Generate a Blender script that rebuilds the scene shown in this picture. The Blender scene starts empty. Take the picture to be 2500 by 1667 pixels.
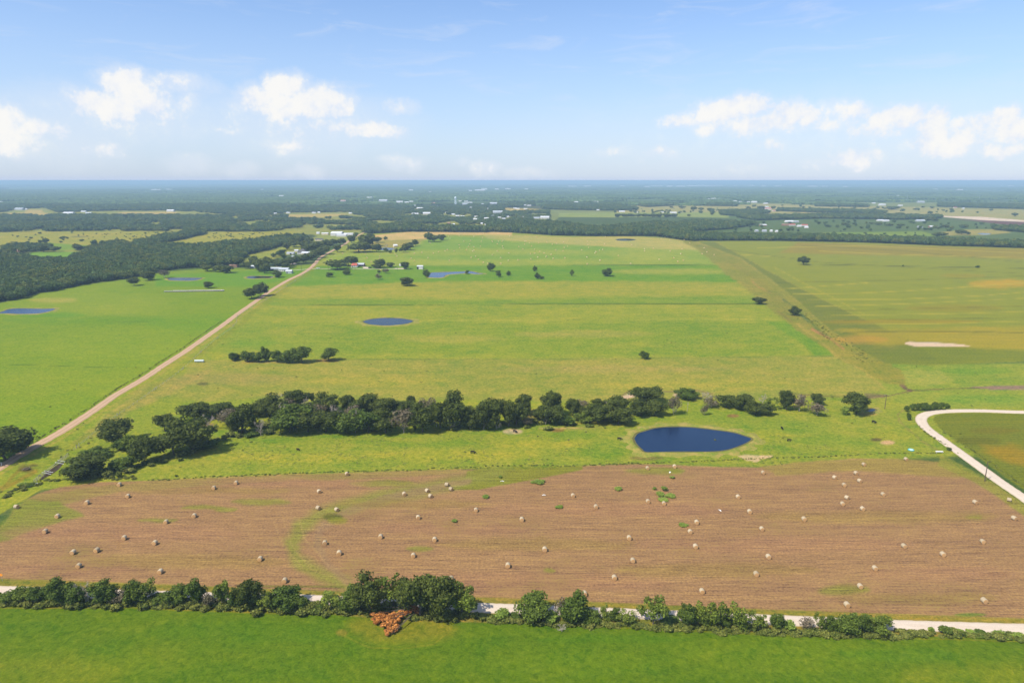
import bpy, math, random
import numpy as np
from mathutils import Vector, Matrix
random.seed(7)
R = np.random.RandomState(11)
S = bpy.context.scene
C = S.collection
# ------------------------------------------------------------------ camera
H = 120.0            # drone height in metres
F = 1667.0           # focal length in photo pixels (2500 wide)
CX, CY = 1250.0, 833.5
PITCH = math.atan((CY-440.5)/F)
cam = bpy.data.cameras.new('camera'); camo = bpy.data.objects.new('camera', cam); C.objects.link(camo)
cam.sensor_width = 36.0; cam.lens = F/2500*36; cam.clip_start = 1; cam.clip_end = 90000
camo.location = (0, 0, H); camo.rotation_euler = (math.pi/2-PITCH, 0, 0)
S.camera = camo
# ------------------------------------------------------------------ sun, exposure
SUN_EL = math.radians(52)
SH = Vector((0.80, 0.60)).normalized()              # the way shadows fall on the ground
SUN_AZ = math.atan2(-SH.x, -SH.y)                    # compass direction of the sun, clockwise from +Y
sun = bpy.data.lights.new('sun', 'SUN'); sun.energy = 4.8; sun.angle = math.radians(0.55); sun.color = (1.0, 0.93, 0.82)
suno = bpy.data.objects.new('sun', sun); C.objects.link(suno)
tosun = Vector((-SH.x*math.cos(SUN_EL), -SH.y*math.cos(SUN_EL), math.sin(SUN_EL)))
suno.rotation_euler = tosun.to_track_quat('Z', 'Y').to_euler(); suno.location = (0, 0, 400)
S.view_settings.view_transform = 'Standard'; S.view_settings.look = 'None'
S.view_settings.gamma = 1; S.view_settings.exposure = 0.43
K = 0.56                                             # photo colour (linear) -> base colour of the ground

# ------------------------------------------------------------------ helpers: projection
cp, sp = math.cos(PITCH), math.sin(PITCH)
def at(px, py, z=0.0):
    u = (px-CX)/F; v = (py-CY)/F
    dn = sp+v*cp; fw = cp-v*sp
    t = (H-z)/dn
    return Vector((u*t, fw*t, z))
def topix(x, y, z=0.0):
    dz = H-z
    d = y*cp+dz*sp
    return CX+F*x/d, CY+F*(dz*cp-y*sp)/d
def depth(px, py):
    v = (py-CY)/F
    return H/(sp+v*cp)
def lin(c):
    c = [x/255. for x in c]
    return tuple((x/12.92 if x <= 0.04045 else ((x+0.055)/1.055)**2.4)*w for x, w in zip(c, (1.06, .93, .78)))
# ------------------------------------------------------------------ helpers: node expressions
class X:
    nt = None
    def __init__(s, k): s.k = k
    def _m(s, op, o=None, o2=None, clamp=False):
        n = X.nt.nodes.new('ShaderNodeMath'); n.operation = op; n.use_clamp = clamp
        for i, q in enumerate((s, o, o2)):
            if q is None: continue
            if isinstance(q, X): X.nt.links.new(q.k, n.inputs[i])
            else: n.inputs[i].default_value = q
        return X(n.outputs[0])
    def __add__(s, o): return s._m('ADD', o)
    def __sub__(s, o): return s._m('SUBTRACT', o)
    def __mul__(s, o): return s._m('MULTIPLY', o)
    def __truediv__(s, o): return s._m('DIVIDE', o)
    def pw(s, o): return s._m('POWER', o)
    def mx(s, o): return s._m('MAXIMUM', o)
    def mn(s, o): return s._m('MINIMUM', o)
    def cl(s): return s._m('ADD', 0.0, clamp=True)
    def ss(s, a, b):
        n = X.nt.nodes.new('ShaderNodeMapRange'); n.interpolation_type = 'SMOOTHSTEP'
        X.nt.links.new(s.k, n.inputs[0]); n.inputs[1].default_value = a; n.inputs[2].default_value = b
        return X(n.outputs[0])
    def mr(s, a, b, c, d):
        n = X.nt.nodes.new('ShaderNodeMapRange')
        X.nt.links.new(s.k, n.inputs[0])
        for i, q in enumerate((a, b, c, d)): n.inputs[i+1].default_value = q
        return X(n.outputs[0])
def mixc(f, a, b, bt='MIX'):
    n = X.nt.nodes.new('ShaderNodeMix'); n.data_type = 'RGBA'; n.blend_type = bt
    for i, q in ((0, f), (6, a), (7, b)):
        if isinstance(q, X): X.nt.links.new(q.k, n.inputs[i])
        elif isinstance(q, (int, float)): n.inputs[i].default_value = q
        else: n.inputs[i].default_value = (*q[:3], 1)
    return X(n.outputs[2])
def noise(vec, scale, det=2, rough=.55, dist=0.0, dim='3D'):
    n = X.nt.nodes.new('ShaderNodeTexNoise'); n.noise_dimensions = dim
    n.inputs['Scale'].default_value = scale; n.inputs['Detail'].default_value = det
    n.inputs['Roughness'].default_value = rough; n.inputs['Distortion'].default_value = dist
    if vec is not None: X.nt.links.new(vec.k, n.inputs['Vector'])
    return X(n.outputs[0])
def mapping(vec, sc=(1, 1, 1), loc=(0, 0, 0), rot=0.0):
    n = X.nt.nodes.new('ShaderNodeMapping'); n.inputs['Scale'].default_value = sc
    n.inputs['Location'].default_value = loc; n.inputs['Rotation'].default_value = (0, 0, rot)
    X.nt.links.new(vec.k, n.inputs[0]); return X(n.outputs[0])
def geopos():
    return X(X.nt.nodes.new('ShaderNodeNewGeometry').outputs['Position'])
def xyz(v):
    n = X.nt.nodes.new('ShaderNodeSeparateXYZ'); X.nt.links.new(v.k, n.inputs[0])
    return [X(o) for o in n.outputs]
def comb(a, b, c):
    n = X.nt.nodes.new('ShaderNodeCombineXYZ')
    for i, q in enumerate((a, b, c)):
        if isinstance(q, X): X.nt.links.new(q.k, n.inputs[i])
        else: n.inputs[i].default_value = q
    return X(n.outputs[0])
def attr(name, out='Color'):
    n = X.nt.nodes.new('ShaderNodeAttribute'); n.attribute_name = name
    return X(n.outputs[out])
def newmat(name, rough=0.9, spec=0.2):
    m = bpy.data.materials.new(name); m.use_nodes = True; X.nt = m.node_tree
    b = m.node_tree.nodes['Principled BSDF']; b.inputs['Roughness'].default_value = rough
    b.inputs['Specular IOR Level'].default_value = spec
    return m, b
def setc(b, col, key='Base Color'):
    if isinstance(col, X): X.nt.links.new(col.k, b.inputs[key])
    elif isinstance(col, (int, float)): b.inputs[key].default_value = col
    else: b.inputs[key].default_value = (*col[:3], 1)
def bump(b, h, strength=.5, dist=.3):
    n = X.nt.nodes.new('ShaderNodeBump'); n.inputs['Strength'].default_value = strength
    n.inputs['Distance'].default_value = dist
    X.nt.links.new(h.k, n.inputs['Height']); X.nt.links.new(n.outputs[0], b.inputs['Normal'])
# ------------------------------------------------------------------ world: sky and far clouds by direction
W = bpy.data.worlds.new('World'); S.world = W; W.use_nodes = True
X.nt = W.node_tree
bg = W.node_tree.nodes['Background']
sky = W.node_tree.nodes.new('ShaderNodeTexSky'); sky.sky_type = 'NISHITA'; sky.sun_disc = False
sky.sun_elevation = SUN_EL; sky.sun_rotation = SUN_AZ % (2*math.pi); sky.altitude = 100
sky.air_density = 1.0; sky.dust_density = 0.6; sky.ozone_density = 1.0
bg.inputs['Strength'].default_value = 0.10
tc = W.node_tree.nodes.new('ShaderNodeTexCoord')
dirv = X(tc.outputs['Generated'])
dx, dy, dz = xyz(dirv)
AZ = dx._m('ARCTAN2', dy)*57.29578
EL = dz._m('ARCSINE')*57.29578
def pixdir(px, py):
    u = (px-CX)/F; v = (py-CY)/F
    x, y, z = u, cp-v*sp, -(sp+v*cp)
    return math.degrees(math.atan2(x, y)), math.degrees(math.atan2(z, math.hypot(x, y)))
#  px, py, rx, ry, strength of each puff
PUFF = [(303,205,46,28,1.1),(215,250,52,24,1),(262,262,80,28,1),(345,235,50,32,.95),(372,262,48,30,.75),(430,205,66,17,.62),(462,255,28,22,.5),
 (305,305,34,15,.6),(300,290,190,42,.38),(8,305,46,38,1.1),(78,312,50,22,.8),(26,345,60,34,.9),(125,335,120,42,.36),(205,362,34,12,.42),(258,362,34,16,.48),
 (702,212,44,27,1.1),(650,240,70,28,1),(775,240,70,25,1),(715,262,140,30,.95),(848,262,36,24,.8),(925,318,56,18,.9),(850,312,70,22,.7),(740,310,190,48,.42),
 (570,320,32,9,.5),(708,358,42,18,.6),(975,266,36,13,.62),(466,394,46,15,.33),(592,412,30,12,.26),(748,417,36,14,.4),(980,397,42,15,.52),(1128,395,22,8,.3),(1184,412,38,15,.52),
 (1822,256,46,26,1.1),(1762,274,56,27,1.1),(1672,293,52,18,.8),(1928,272,52,26,1),(1972,284,40,22,.85),(1835,305,140,30,.78),(1880,357,32,15,.6),(1612,377,50,14,.6),
 (1500,372,50,12,.38),(2075,272,62,22,.66),(2028,308,44,20,.7),(2188,286,54,24,1),(2150,312,80,20,.6),(2276,314,40,36,1.1),(2300,352,66,28,1.1),(2378,312,60,28,.7),
 (2455,285,30,22,.9),(2492,308,48,27,.95),(2440,366,52,17,.85),(2088,386,62,23,.85),(1990,396,60,12,.38),(1820,412,60,10,.3),(2200,350,500,60,.20),(1290,422,50,10,.28),(2560,330,60,30,.9)]
wn1 = noise(dirv, 26, 5, .62); wn2 = noise(mapping(dirv, (1, 1, 1), (5, 3, 9)), 26, 5, .62)
AZw = AZ+(wn1-.5)*3.4; ELw = EL+(wn2-.5)*1.9
acc = None
for (px, py, rx, ry, st) in PUFF:
    a, e = pixdir(px, py); sc = 57.3/F*1.0
    u = (AZw-a)*(1/(rx*1.2*sc)); v = (ELw-e)*(1/(ry*1.28*sc))
    f = (u*u+v*v)._m('MULTIPLY_ADD', -st, st)
    acc = f if acc is None else acc._m('SMOOTH_MAX', f, .25)
front = (AZ*AZ)._m('SQRT').ss(46, 40)
gn = noise(mapping(dirv, (1, 1, 2.4)), 7, 4, .55)
gen = (gn-.56)*6
gen = gen*(EL.ss(24, 12))*(EL.ss(0.2, 3))
fine = noise(dirv, 60, 6, .65)
F0 = acc*front+gen*(X(front.k)*-1+1)
dens = (F0+(fine-.5)*1.3+(wn2-.5)*.5).ss(.02, .82).mx(F0.ss(-.6, 1.0)*.66)
# thin high streaks
cz = noise(mapping(dirv, (3, 1, 16), (2, 7, 1), 0.12), 3.0, 5, .6, .6)
cir = cz.ss(.50, .78)*.34*EL.ss(3, 9)
skyc = X(sky.outputs[0])
# the milky layer low over the horizon, as bright all round
milk = EL.ss(17, -2)
skyc = mixc(1.0, skyc, (.90, 1.08, 1.34), 'MULTIPLY')
skyb = mixc(milk*.62+.05, skyc, (4.45, 5.2, 6.75))
skyb = mixc(EL.ss(.5, -.2), skyb, (4.1, 4.85, 6.4))
cloudc = mixc(((F0+(fine-.5)*2.2+(wn1-.5)*2.2).ss(-.1, 1.25)), (5.9, 6.3, 7.1), (7.2, 7.1, 6.9))
c1 = mixc(cir, skyb, (5.6, 6.0, 6.8))
c2 = mixc(dens*.95, c1, cloudc)
W.node_tree.links.new(c2.k, bg.inputs['Color'])

# ------------------------------------------------------------------ helpers: objects
def tag(o, label=None, cat=None, group=None, kind=None):
    if label: o['label'] = label
    if cat: o['category'] = cat
    if group: o['group'] = group
    if kind: o['kind'] = kind
    return o
def mesh_np(name, V, Q, mats=(), midx=None, smooth=False):
    """V (n,3), Q (m,k) faces of k corners each"""
    me = bpy.data.meshes.new(name); V = np.asarray(V, np.float32); Q = np.asarray(Q, np.int32)
    me.vertices.add(len(V)); me.vertices.foreach_set('co', V.ravel())
    m, k = Q.shape
    me.loops.add(m*k); me.loops.foreach_set('vertex_index', Q.ravel())
    me.polygons.add(m); me.polygons.foreach_set('loop_start', np.arange(0, m*k, k, dtype=np.int32))
    for q in mats: me.materials.append(q)
    if midx is not None: me.polygons.foreach_set('material_index', np.asarray(midx, np.int32))
    me.polygons.foreach_set('use_smooth', np.full(m, smooth))
    me.update(); me.validate(); return me
class MB:
    """collects simple shapes into one mesh (quads stored as 4 corners, triangles repeated apart)"""
    def __init__(s): s.v = []; s.f = []; s.m = []
    def face(s, pts, mi=0):
        b = len(s.v); s.v += [tuple(p) for p in pts]; s.f.append(list(range(b, b+len(pts)))); s.m.append(mi)
    def box(s, x0, x1, y0, y1, z0, z1, mi=0):
        b = len(s.v)
        s.v += [(x, y, z) for z in (z0, z1) for y in (y0, y1) for x in (x0, x1)]
        for q in ((0,2,3,1),(4,5,7,6),(0,1,5,4),(2,6,7,3),(0,4,6,2),(1,3,7,5)): s.f.append([b+i for i in q]); s.m.append(mi)
    def tube(s, a, b_, ra, rb, n=6, mi=0, cap=True):
        a = Vector(a); b_ = Vector(b_); d = (b_-a).normalized()
        u = d.orthogonal().normalized(); w = d.cross(u); b = len(s.v)
        for p, r in ((a, ra), (b_, rb)):
            for i in range(n):
                t = 2*math.pi*i/n; s.v.append(tuple(p+u*(r*math.cos(t))+w*(r*math.sin(t))))
        for i in range(n):
            j = (i+1) % n; s.f.append([b+i, b+j, b+n+j, b+n+i]); s.m.append(mi)
        if cap: s.f.append([b+n+i for i in range(n)]); s.m.append(mi); s.f.append([b+n-1-i for i in range(n)]); s.m.append(mi)
    def mesh(s, name, mats, smooth=False):
        me = bpy.data.meshes.new(name); me.from_pydata(s.v, [], s.f)
        for q in mats: me.materials.append(q)
        me.polygons.foreach_set('material_index', s.m); me.polygons.foreach_set('use_smooth', [smooth]*len(s.f)); me.update(); return me
def obj(name, me, parent=None, loc=None, rz=0, sc=None):
    o = bpy.data.objects.new(name, me); C.objects.link(o)
    if parent: o.parent = parent
    if loc is not None: o.location = loc
    o.rotation_euler[2] = rz
    if sc is not None: o.scale = sc
    return o
ORD = ['first','second','third','fourth','fifth','sixth','seventh','eighth','ninth','tenth','eleventh','twelfth','thirteenth','fourteenth','fifteenth','sixteenth','seventeenth','eighteenth','nineteenth','twentieth']
def nth(i, n):
    """wording for the i-th of n counted from the left"""
    if n == 1: return ''
    if i == 0: return 'leftmost of'
    if i == n-1: return 'rightmost of'
    if i < n/2: return (ORD[i] if i < 20 else str(i+1)+'th')+' from left of'
    j = n-1-i
    return (ORD[j] if j < 20 else str(j+1)+'th')+' from right of'

# ------------------------------------------------------------------ numpy value noise, polygon distances
def vnoise(x, y, seed=0):
    xi = np.floor(x).astype(np.int64); yi = np.floor(y).astype(np.int64); fx = x-xi; fy = y-yi
    fx = fx*fx*(3-2*fx); fy = fy*fy*(3-2*fy)
    def h(a, b):
        n = (a*374761393+b*668265263+seed*1442695041) & 0x7fffffff
        n = ((n ^ (n >> 13))*1274126177) & 0x7fffffff
        return ((n ^ (n >> 16)) & 0xffff)/65535.0
    return (h(xi, yi)*(1-fx)+h(xi+1, yi)*fx)*(1-fy)+(h(xi, yi+1)*(1-fx)+h(xi+1, yi+1)*fx)*fy
def fbm(x, y, seed=0, o=3):
    s = 0; a = .5; t = 0
    for i in range(o): s = s+a*vnoise(x*2**i, y*2**i, seed+i); t += a; a *= .5
    return s/t
def segdist(px, py, pts, closed=True):
    P = np.array(pts, float); n = len(P); d = np.full(px.shape, 1e9)
    for i in range(n if closed else n-1):
        a = P[i]; b = P[(i+1) % n]; e = b-a; L = max(e@e, 1e-9)
        t = np.clip(((px-a[0])*e[0]+(py-a[1])*e[1])/L, 0, 1)
        d = np.minimum(d, np.hypot(px-a[0]-t*e[0], py-a[1]-t*e[1]))
    return d
def inpoly(px, py, pts):
    P = np.array(pts, float); n = len(P); c = np.zeros(px.shape, bool)
    for i in range(n):
        x1, y1 = P[i]; x2, y2 = P[(i+1) % n]
        if y1 == y2: continue
        c ^= ((y1 > py) != (y2 > py)) & (px < (x2-x1)*(py-y1)/(y2-y1)+x1)
    return c

# ------------------------------------------------------------------ ground colours: what grows where (photo colours, turned to base colours by K)
Gp = []
def P(pts, c, fe=4, a=1.0, jit=0): Gp.append(('p', pts, c, fe, a, jit))
def L(pts, c, w=4, fe=2, a=1.0, jit=0): Gp.append(('l', pts, c, fe, a, jit, w))
def E(x, y, rx, ry, c, a=1.0, jit=0):
    P([(x+rx*math.cos(t*math.pi/8), y+ry*math.sin(t*math.pi/8)) for t in range(16)], c, max(2, ry*1.2), a, jit)
YG=(153,169,53); G1=(112,160,34); LG=(131,163,34); FG=(100,134,25); BR=(170,139,101); CR=(148,161,50)
# far open land
P([(-900,520),(-900,620),(0,640),(640,640),(900,570),(1200,565),(1300,530),(1200,510),(600,505),(0,505)], (150,160,66), 4)
P([(1350,500),(1520,497),(3400,492),(3400,640),(1690,590),(1200,575),(1190,520)], (135,150,75), 4)
P([(1500,500),(1800,497),(2100,503),(2500,512),(3400,515),(3400,548),(2500,538),(2300,528),(2100,527),(1990,520),(1850,530),(1700,528),(1500,524)], (172,172,98), 3, 1, 2)
P([(1700,520),(2300,527),(2500,540),(3400,560),(3400,640),(1700,590)], (96,122,62), 3)
P([(2290,568),(2360,560),(2440,560),(2470,568),(2400,575),(2310,575)], (168,165,85), 3)
P([(2000,568),(2250,565),(2290,575),(2200,583),(2000,578)], (130,160,58), 3)
P([(1345,553),(1365,530),(1500,531),(1640,529),(1790,534),(1820,545),(1700,558),(1600,554),(1500,556),(1420,557)], (84,108,52), 1.5)  # dark green crop, with some cloud shade painted into its colour
P([(1360,548),(1500,548),(1560,556),(1420,557)], (128,146,66), 2)
P([(1365,520),(1780,518),(1780,532),(1640,529),(1500,531),(1365,530)], (150,170,80), 2)
P([(2290,527),(2400,530),(2500,538),(2560,541),(2560,545),(2400,538),(2290,529)], (236,224,206), 1)
P([(2300,534),(2500,542),(2560,550),(2560,556),(2480,552),(2380,540)], (120,88,78), 2)
for q in ([(0,521),(60,519),(65,512),(100,512),(108,520),(140,522),(140,526),(60,527),(0,528)], [(270,524),(300,518),(420,517),(440,519),(410,523),(290,527)],
          [(690,524),(850,522),(830,527),(740,535),(710,535)], [(1230,508),(1280,505),(1330,500),(1320,512),(1290,518),(1240,516)], [(925,550),(1000,550),(1180,553),(1190,562),(1000,556),(930,556)]):
    P(q, (196,182,96), 1.2)
YF = [(0,568),(50,566),(430,565),(450,568),(385,590),(340,600),(290,597),(230,598),(190,600),(130,592),(60,592),(20,606),(0,610)]
P(YF, (166,168,58), 3, 1, 2)
P([(-400,560),(0,568),(0,610),(-400,620)], (166,168,58), 3)
E(195,578,24,2,(120,130,70),.8)
P([(60,604),(110,592),(200,598),(260,602),(160,612),(70,612)], (130,165,46), 2)
P([(500,567),(740,565),(700,572),(690,580),(670,588),(580,595),(540,594),(480,600),(375,600),(430,585),(500,570)], (168,170,58), 2, 1, 2)
P([(30,625),(90,615),(210,615),(200,620),(140,635),(70,632)], (122,170,44), 2)
P([(600,622),(660,598),(740,590),(760,600),(690,615),(640,640)], (156,168,66), 2)
P([(740,575),(870,572),(870,590),(760,590)], (150,165,80), 2)
# left pasture
LP = [(-900,1500),(-900,760),(0,740),(100,716),(210,695),(320,680),(400,663),(520,655),(640,655),(770,645),(700,686),(625,733),(505,821),(350,925),(149,1053),(0,1140),(-300,1300)]
P(LP, LG, 3)
P([(380,672),(620,660),(760,655),(690,684),(620,700),(380,700)], (104,162,36), 8, .7)
E(230,745,200,30,(150,172,50),.5,10); E(130,733,60,6,(176,176,80),.7); E(330,850,260,40,(146,172,46),.35,15); E(150,930,260,40,(150,170,46),.4,15)
E(480,790,130,20,(108,160,36),.5,8); E(200,780,200,12,(104,156,36),.5,6); E(120,768,90,6,(100,160,36),.6); E(60,1010,160,30,(140,168,40),.4,12)
L([(0,889),(130,893),(250,897),(355,898)], (92,128,36), 1.4, 1.2, .8, 1)
L([(150,784),(400,786),(560,790)], (110,140,44), 1, 1.2, .5, 1)
# pastures right of the dirt road
MP = [(772,641),(625,736),(505,824),(350,928),(149,1056),(0,1145),(-900,1650),(-900,1500),(0,1255),(100,1195),(400,1172),(1150,1143),(2300,1112),(3600,1100),(3600,880),(2150,890),(1930,780),(1760,640),(1690,588),(1560,577),(1400,577),(1250,568),(1000,566),(885,570)]
P(MP, YG, 3)
P([(905,575),(1000,566),(1250,567),(1250,575),(1080,573),(1040,585),(900,592)], (212,190,118), 2)
P([(890,590),(1040,583),(1010,598),(920,612),(860,618)], (166,164,78), 3)
P([(800,622),(1000,602),(1060,577),(1350,579),(1690,590),(1790,648),(1000,652),(870,645),(790,640)], (152,176,62), 3)
P([(1040,588),(1110,576),(1300,596),(1560,604),(1500,612),(1200,606),(1000,612)], (124,170,52), 7, .7, 4)
P([(1180,572),(1400,579),(1560,577),(1690,588),(1725,612),(1500,604),(1250,588),(1180,580)], (186,184,96), 5, .9, 3)
E(1250,628,260,6,(112,166,46),.5,4); E(1450,640,260,6,(158,176,62),.6,3); E(1600,620,120,12,(158,178,66),.5,4)
P([(760,650),(1790,647),(1850,690),(1500,686),(1000,688),(690,702),(715,675)], G1, 6, .95, 4)
E(1650,663,160,7,(164,176,66),.8,3); E(1200,640,10,3,G1,.1)
P([(690,702),(1000,690),(1500,688),(1850,692),(1880,722),(1500,722),(800,728),(640,740)], (162,170,58), 6, .9, 4)
P([(640,728),(1100,733),(1860,722),(1875,741),(1300,743),(640,746)], (118,158,42), 4, .6, 3)
L([(1000,649),(1400,648),(1785,646)], (70,118,34), 1.4, 1, .8, .4)
L([(640,746),(1000,744),(1400,742),(1860,742)], (78,112,34), 1.6, 1.4, .85, 1.2)
L([(620,785),(880,783),(1010,783),(1900,779)], (176,182,66), 1.4, 1.4, .8, .8)
L([(1400,779),(1870,778)], (96,128,42), 1, 1, .7, 1)
P([(560,790),(1900,785),(1960,868),(1300,868),(600,862),(480,850)], (122,158,44), 14, .5, 14)
E(1420,815,170,8,(176,172,80),.55,8); E(1100,828,140,9,(170,172,74),.5,8); E(740,810,100,10,(166,172,64),.5,6); E(1650,845,200,10,(160,170,60),.45,8); E(620,838,60,10,(110,160,44),.5,5)
P([(1872,786),(1940,781),(2052,868),(1990,870),(1960,840),(1920,815)], (104,156,34), 9, .75)
P([(480,878),(1100,876),(2045,868),(2185,955),(1900,978),(1100,978),(600,975),(380,985)], (158,164,70), 6, .85, 5)
L([(780,877),(1300,878),(2040,869)], (110,140,48), 1.1, 1.3, .8, 1)
E(560,925,180,14,(168,160,86),.6,8); E(1500,900,300,8,(166,162,86),.5,6); E(900,930,200,12,(170,172,64),.5,8); E(1700,940,260,12,(176,176,66),.5,8)
E(495,937,14,4,(96,100,58),.8,2); E(800,880,30,3,(170,120,80),.7,2); E(640,884,60,2,(196,170,96),.6,1)
P([(380,960),(560,1000),(430,1100),(60,1200),(0,1150),(160,1060)], (142,164,50), 14, .8, 10)
P([(350,940),(250,1020),(180,1085),(250,1060),(330,1000),(460,940),(520,900)], (172,162,84), 10, .6, 6)
# creek pasture
P([(330,1180),(200,1130),(500,1050),(900,1065),(1200,1040),(1550,1030),(2000,1010),(2250,1010),(2400,1110),(1850,1140),(1150,1143),(400,1172)], (146,165,56), 8, .9, 6)
for q in ((640,1075,120,8),(900,1064,150,5),(1400,1062,60,8),(1480,1110,60,14),(1900,1045,120,18),(2050,1075,120,14),(1850,1090,80,10),(1560,1022,70,8),(1750,1012,110,12),(560,1058,70,8),(1000,1080,160,7)):
    E(*q, (116,156,44), .55, 8)
for q in ((1100,1110,220,12),(700,1120,180,12),(1330,1085,120,10),(2180,1060,60,20),(1840,1062,90,14)): E(*q, (176,178,58), .5, 8)
P([(2150,888),(3600,888),(3600,1000),(2450,995),(2230,998),(2150,960)], (146,168,58), 5, .9, 4)
E(2400,975,110,12,(118,164,52),.6,6); E(2380,905,90,8,(112,162,44),.5,5); E(2180,905,30,22,(108,158,46),.5,4)
P([(2190,905),(2290,905),(2330,930),(2260,945),(2200,930)], (176,180,80), 5, .6, 5)
P([(1990,970),(2120,960),(2180,972),(2140,1010),(2060,1015)], (142,162,56), 6, .6, 5)
L([(1900,958),(2010,967),(2120,968),(2172,966),(2222,953),(2350,948),(2520,943)], (118,100,72), 2.4, 2, .85, 1.5)
P([(2368,944),(2420,951),(2560,950),(2560,941),(2420,942)], (158,134,120), 1.5, .9, 1)
P([(2188,932),(2200,930),(2215,948),(2232,952),(2222,957),(2205,950)], (112,90,78), 2, .9, 1)
P([(2110,960),(2165,962),(2160,970),(2115,974)], (130,112,90), 2, .7, 1)
L([(2205,1000),(2192,1012),(2196,1028),(2215,1045),(2250,1075),(2292,1100)], (150,138,84), 3, 2, .75, 1)
E(2139,1073,14,4,(108,92,64),.9); E(2168,1080,18,5,(214,184,136),1,1)
P([(1800,1113),(1815,1110),(1885,1111),(1885,1116),(1862,1120),(1850,1128),(1822,1124)], (214,196,150), 1.5, .95, 1.5)
E(1252,1053,24,6,(220,196,160),1,1); E(1362,1050,16,4,(142,100,66),.8,1); L([(1315,1044),(1420,1045)], (206,184,136), 1.5, 1.5, .8, 1)
E(1790,1015,15,4,(150,108,76),.8,1); E(2120,1010,26,4,(186,170,90),.9,1)
P([(1510,972),(1535,958),(1570,958),(1560,966),(1530,973)], (214,196,170), 1.5, .9, 1)
P([(1640,962),(1680,956),(1690,960),(1650,970)], (206,190,160), 1.5, .9, 1)
L([(1508,970),(1530,957),(1580,952),(1650,957),(1700,952),(1740,962)], (130,112,88), 3, 2.5, .8, 1)
E(1420,1045,60,5,(170,165,80),.5,3); E(665,1036,18,6,(176,134,92),.8,2); E(500,1040,26,9,(172,140,90),.7,3); E(1580,1118,40,6,(140,124,76),.7,2)
E(1310,1010,50,12,(170,150,84),.6,5); E(1450,1030,90,8,(150,150,66),.6,5)
# strip between the pastures and the crop
P([(1700,590),(1780,625),(1870,690),(1960,775),(2060,850),(2140,885),(2200,900),(2210,940),(2160,935),(2040,870),(1900,770),(1800,690),(1690,600)], (150,152,58), 4, .9, 3)
L([(1834,684),(1850,700),(1880,715)], (190,148,84), 3, 3, .6, 1)
L([(1983,803),(2025,825),(2062,852)], (186,138,92), 5, 2, .85, 1.5)
L([(1945,790),(2000,830),(2040,868),(2110,905),(2160,950)], (186,172,82), 4, 4, .6, 2)
L([(1985,795),(2060,842),(2110,875)], (88,122,44), 6, 4, .7, 3)
L([(1900,760),(1935,785)], (130,116,76), 4, 3, .6, 2)
# big crop
L([(1680,584),(1750,612),(1815,640),(1885,690),(1955,745),(2012,797),(2085,852),(2165,893)], (146,152,56), 26, 5)
CF = [(1700,590),(1800,588),(2100,592),(2500,606),(3600,640),(3600,880),(2500,882),(2250,892),(2160,886),(2080,842),(2010,790),(1950,735),(1880,680),(1810,630)]
P(CF, CR, 2)
P([(1706,591),(1748,591),(1800,618),(1860,652),(1930,690),(2010,732),(2100,775),(2190,815),(2250,850),(2290,880),(2160,886),(2080,842),(2010,790),(1950,735),(1880,680),(1810,630)], (112,128,54), 3, .65, 1.5)
L([(1748,591),(1800,618),(1860,652),(1930,690),(2010,732),(2110,778)], (178,174,66), 1.6, 2, .7, 1)
L([(1704,592),(1810,633),(1880,683),(1950,738),(2010,792),(2080,845)], (182,172,88), 1.6, 2, .6, .8)
P([(2050,806),(2300,800),(3600,780),(3600,862),(2400,855),(2240,842),(2140,845)], (180,168,50), 13, .75, 10)
P([(1950,592),(2500,608),(3600,640),(3600,665),(2500,632),(1900,618)], (160,148,56), 6, .8, 3)
E(2440,692,75,10,(204,172,48),.75,8); E(2350,673,60,4,(166,156,44),.7,2); E(2330,752,120,8,(158,150,44),.6,4); E(2200,785,200,6,(168,150,40),.6,3); E(2100,830,70,10,(192,160,64),.7,4)
P([(2140,870),(2200,848),(2300,845),(2480,858),(3600,866),(3600,886),(2500,882),(2260,890),(2180,888)], (124,142,46), 8, .7, 6)
L([(2060,812),(2200,808),(2500,812)], (98,112,42), 2.4, 2, .8, 1)
L([(2000,646),(2200,650),(2500,655),(2700,660)], (88,100,42), 1.4, 1.2, .8, .6)
for q in ([(1810,622),(1880,626)], [(1905,706),(2050,696),(2120,690)], [(1935,718),(2100,716),(2300,705),(2500,690)], [(1970,732),(2200,730),(2400,722),(2560,708)], [(1990,748),(2200,742),(2500,728)],
          [(2030,770),(2300,766),(2560,758)], [(2050,792),(2300,790),(2560,782)], [(1890,652),(1960,690),(2040,730),(2110,768)], [(2000,613),(2200,622),(2500,630)], [(1850,605),(2100,600),(2500,618)]):
    L(q, (190,186,66), 1.6, 1.8, .8, .8)
for q in ([(1700,600),(2000,640),(2500,668)], [(1960,600),(2200,612),(2500,640)], [(1990,760),(2300,752),(2560,745)], [(1900,690),(2200,684),(2560,672)], [(2060,782),(2560,774)]): L(q, (104,112,40), 1.6, 2.0, .55, 1)
P([(2206,838),(2220,834),(2290,836),(2350,841),(2368,845),(2330,846),(2230,845)], (236,216,190), 1.5, 1, .8)
# small crop inside the bend
CC = [(2278,1024),(2284,1014),(2310,1009),(2360,1008),(2500,1009),(3600,1020),(3600,1800),(2620,1290),(2500,1196),(2420,1140),(2350,1085),(2295,1045)]
P(CC, (128,142,44), 1.5, 1, 1)
P([(2380,1085),(2450,1082),(2560,1110),(2640,1150),(2560,1150),(2460,1120)], (172,148,40), 18, .8, 12)
E(2430,1050,60,8,(128,124,40),.6,5); E(2370,1024,28,4,(132,140,40),.6,3); E(2380,1075,60,10,(110,112,36),.5,5)
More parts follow.
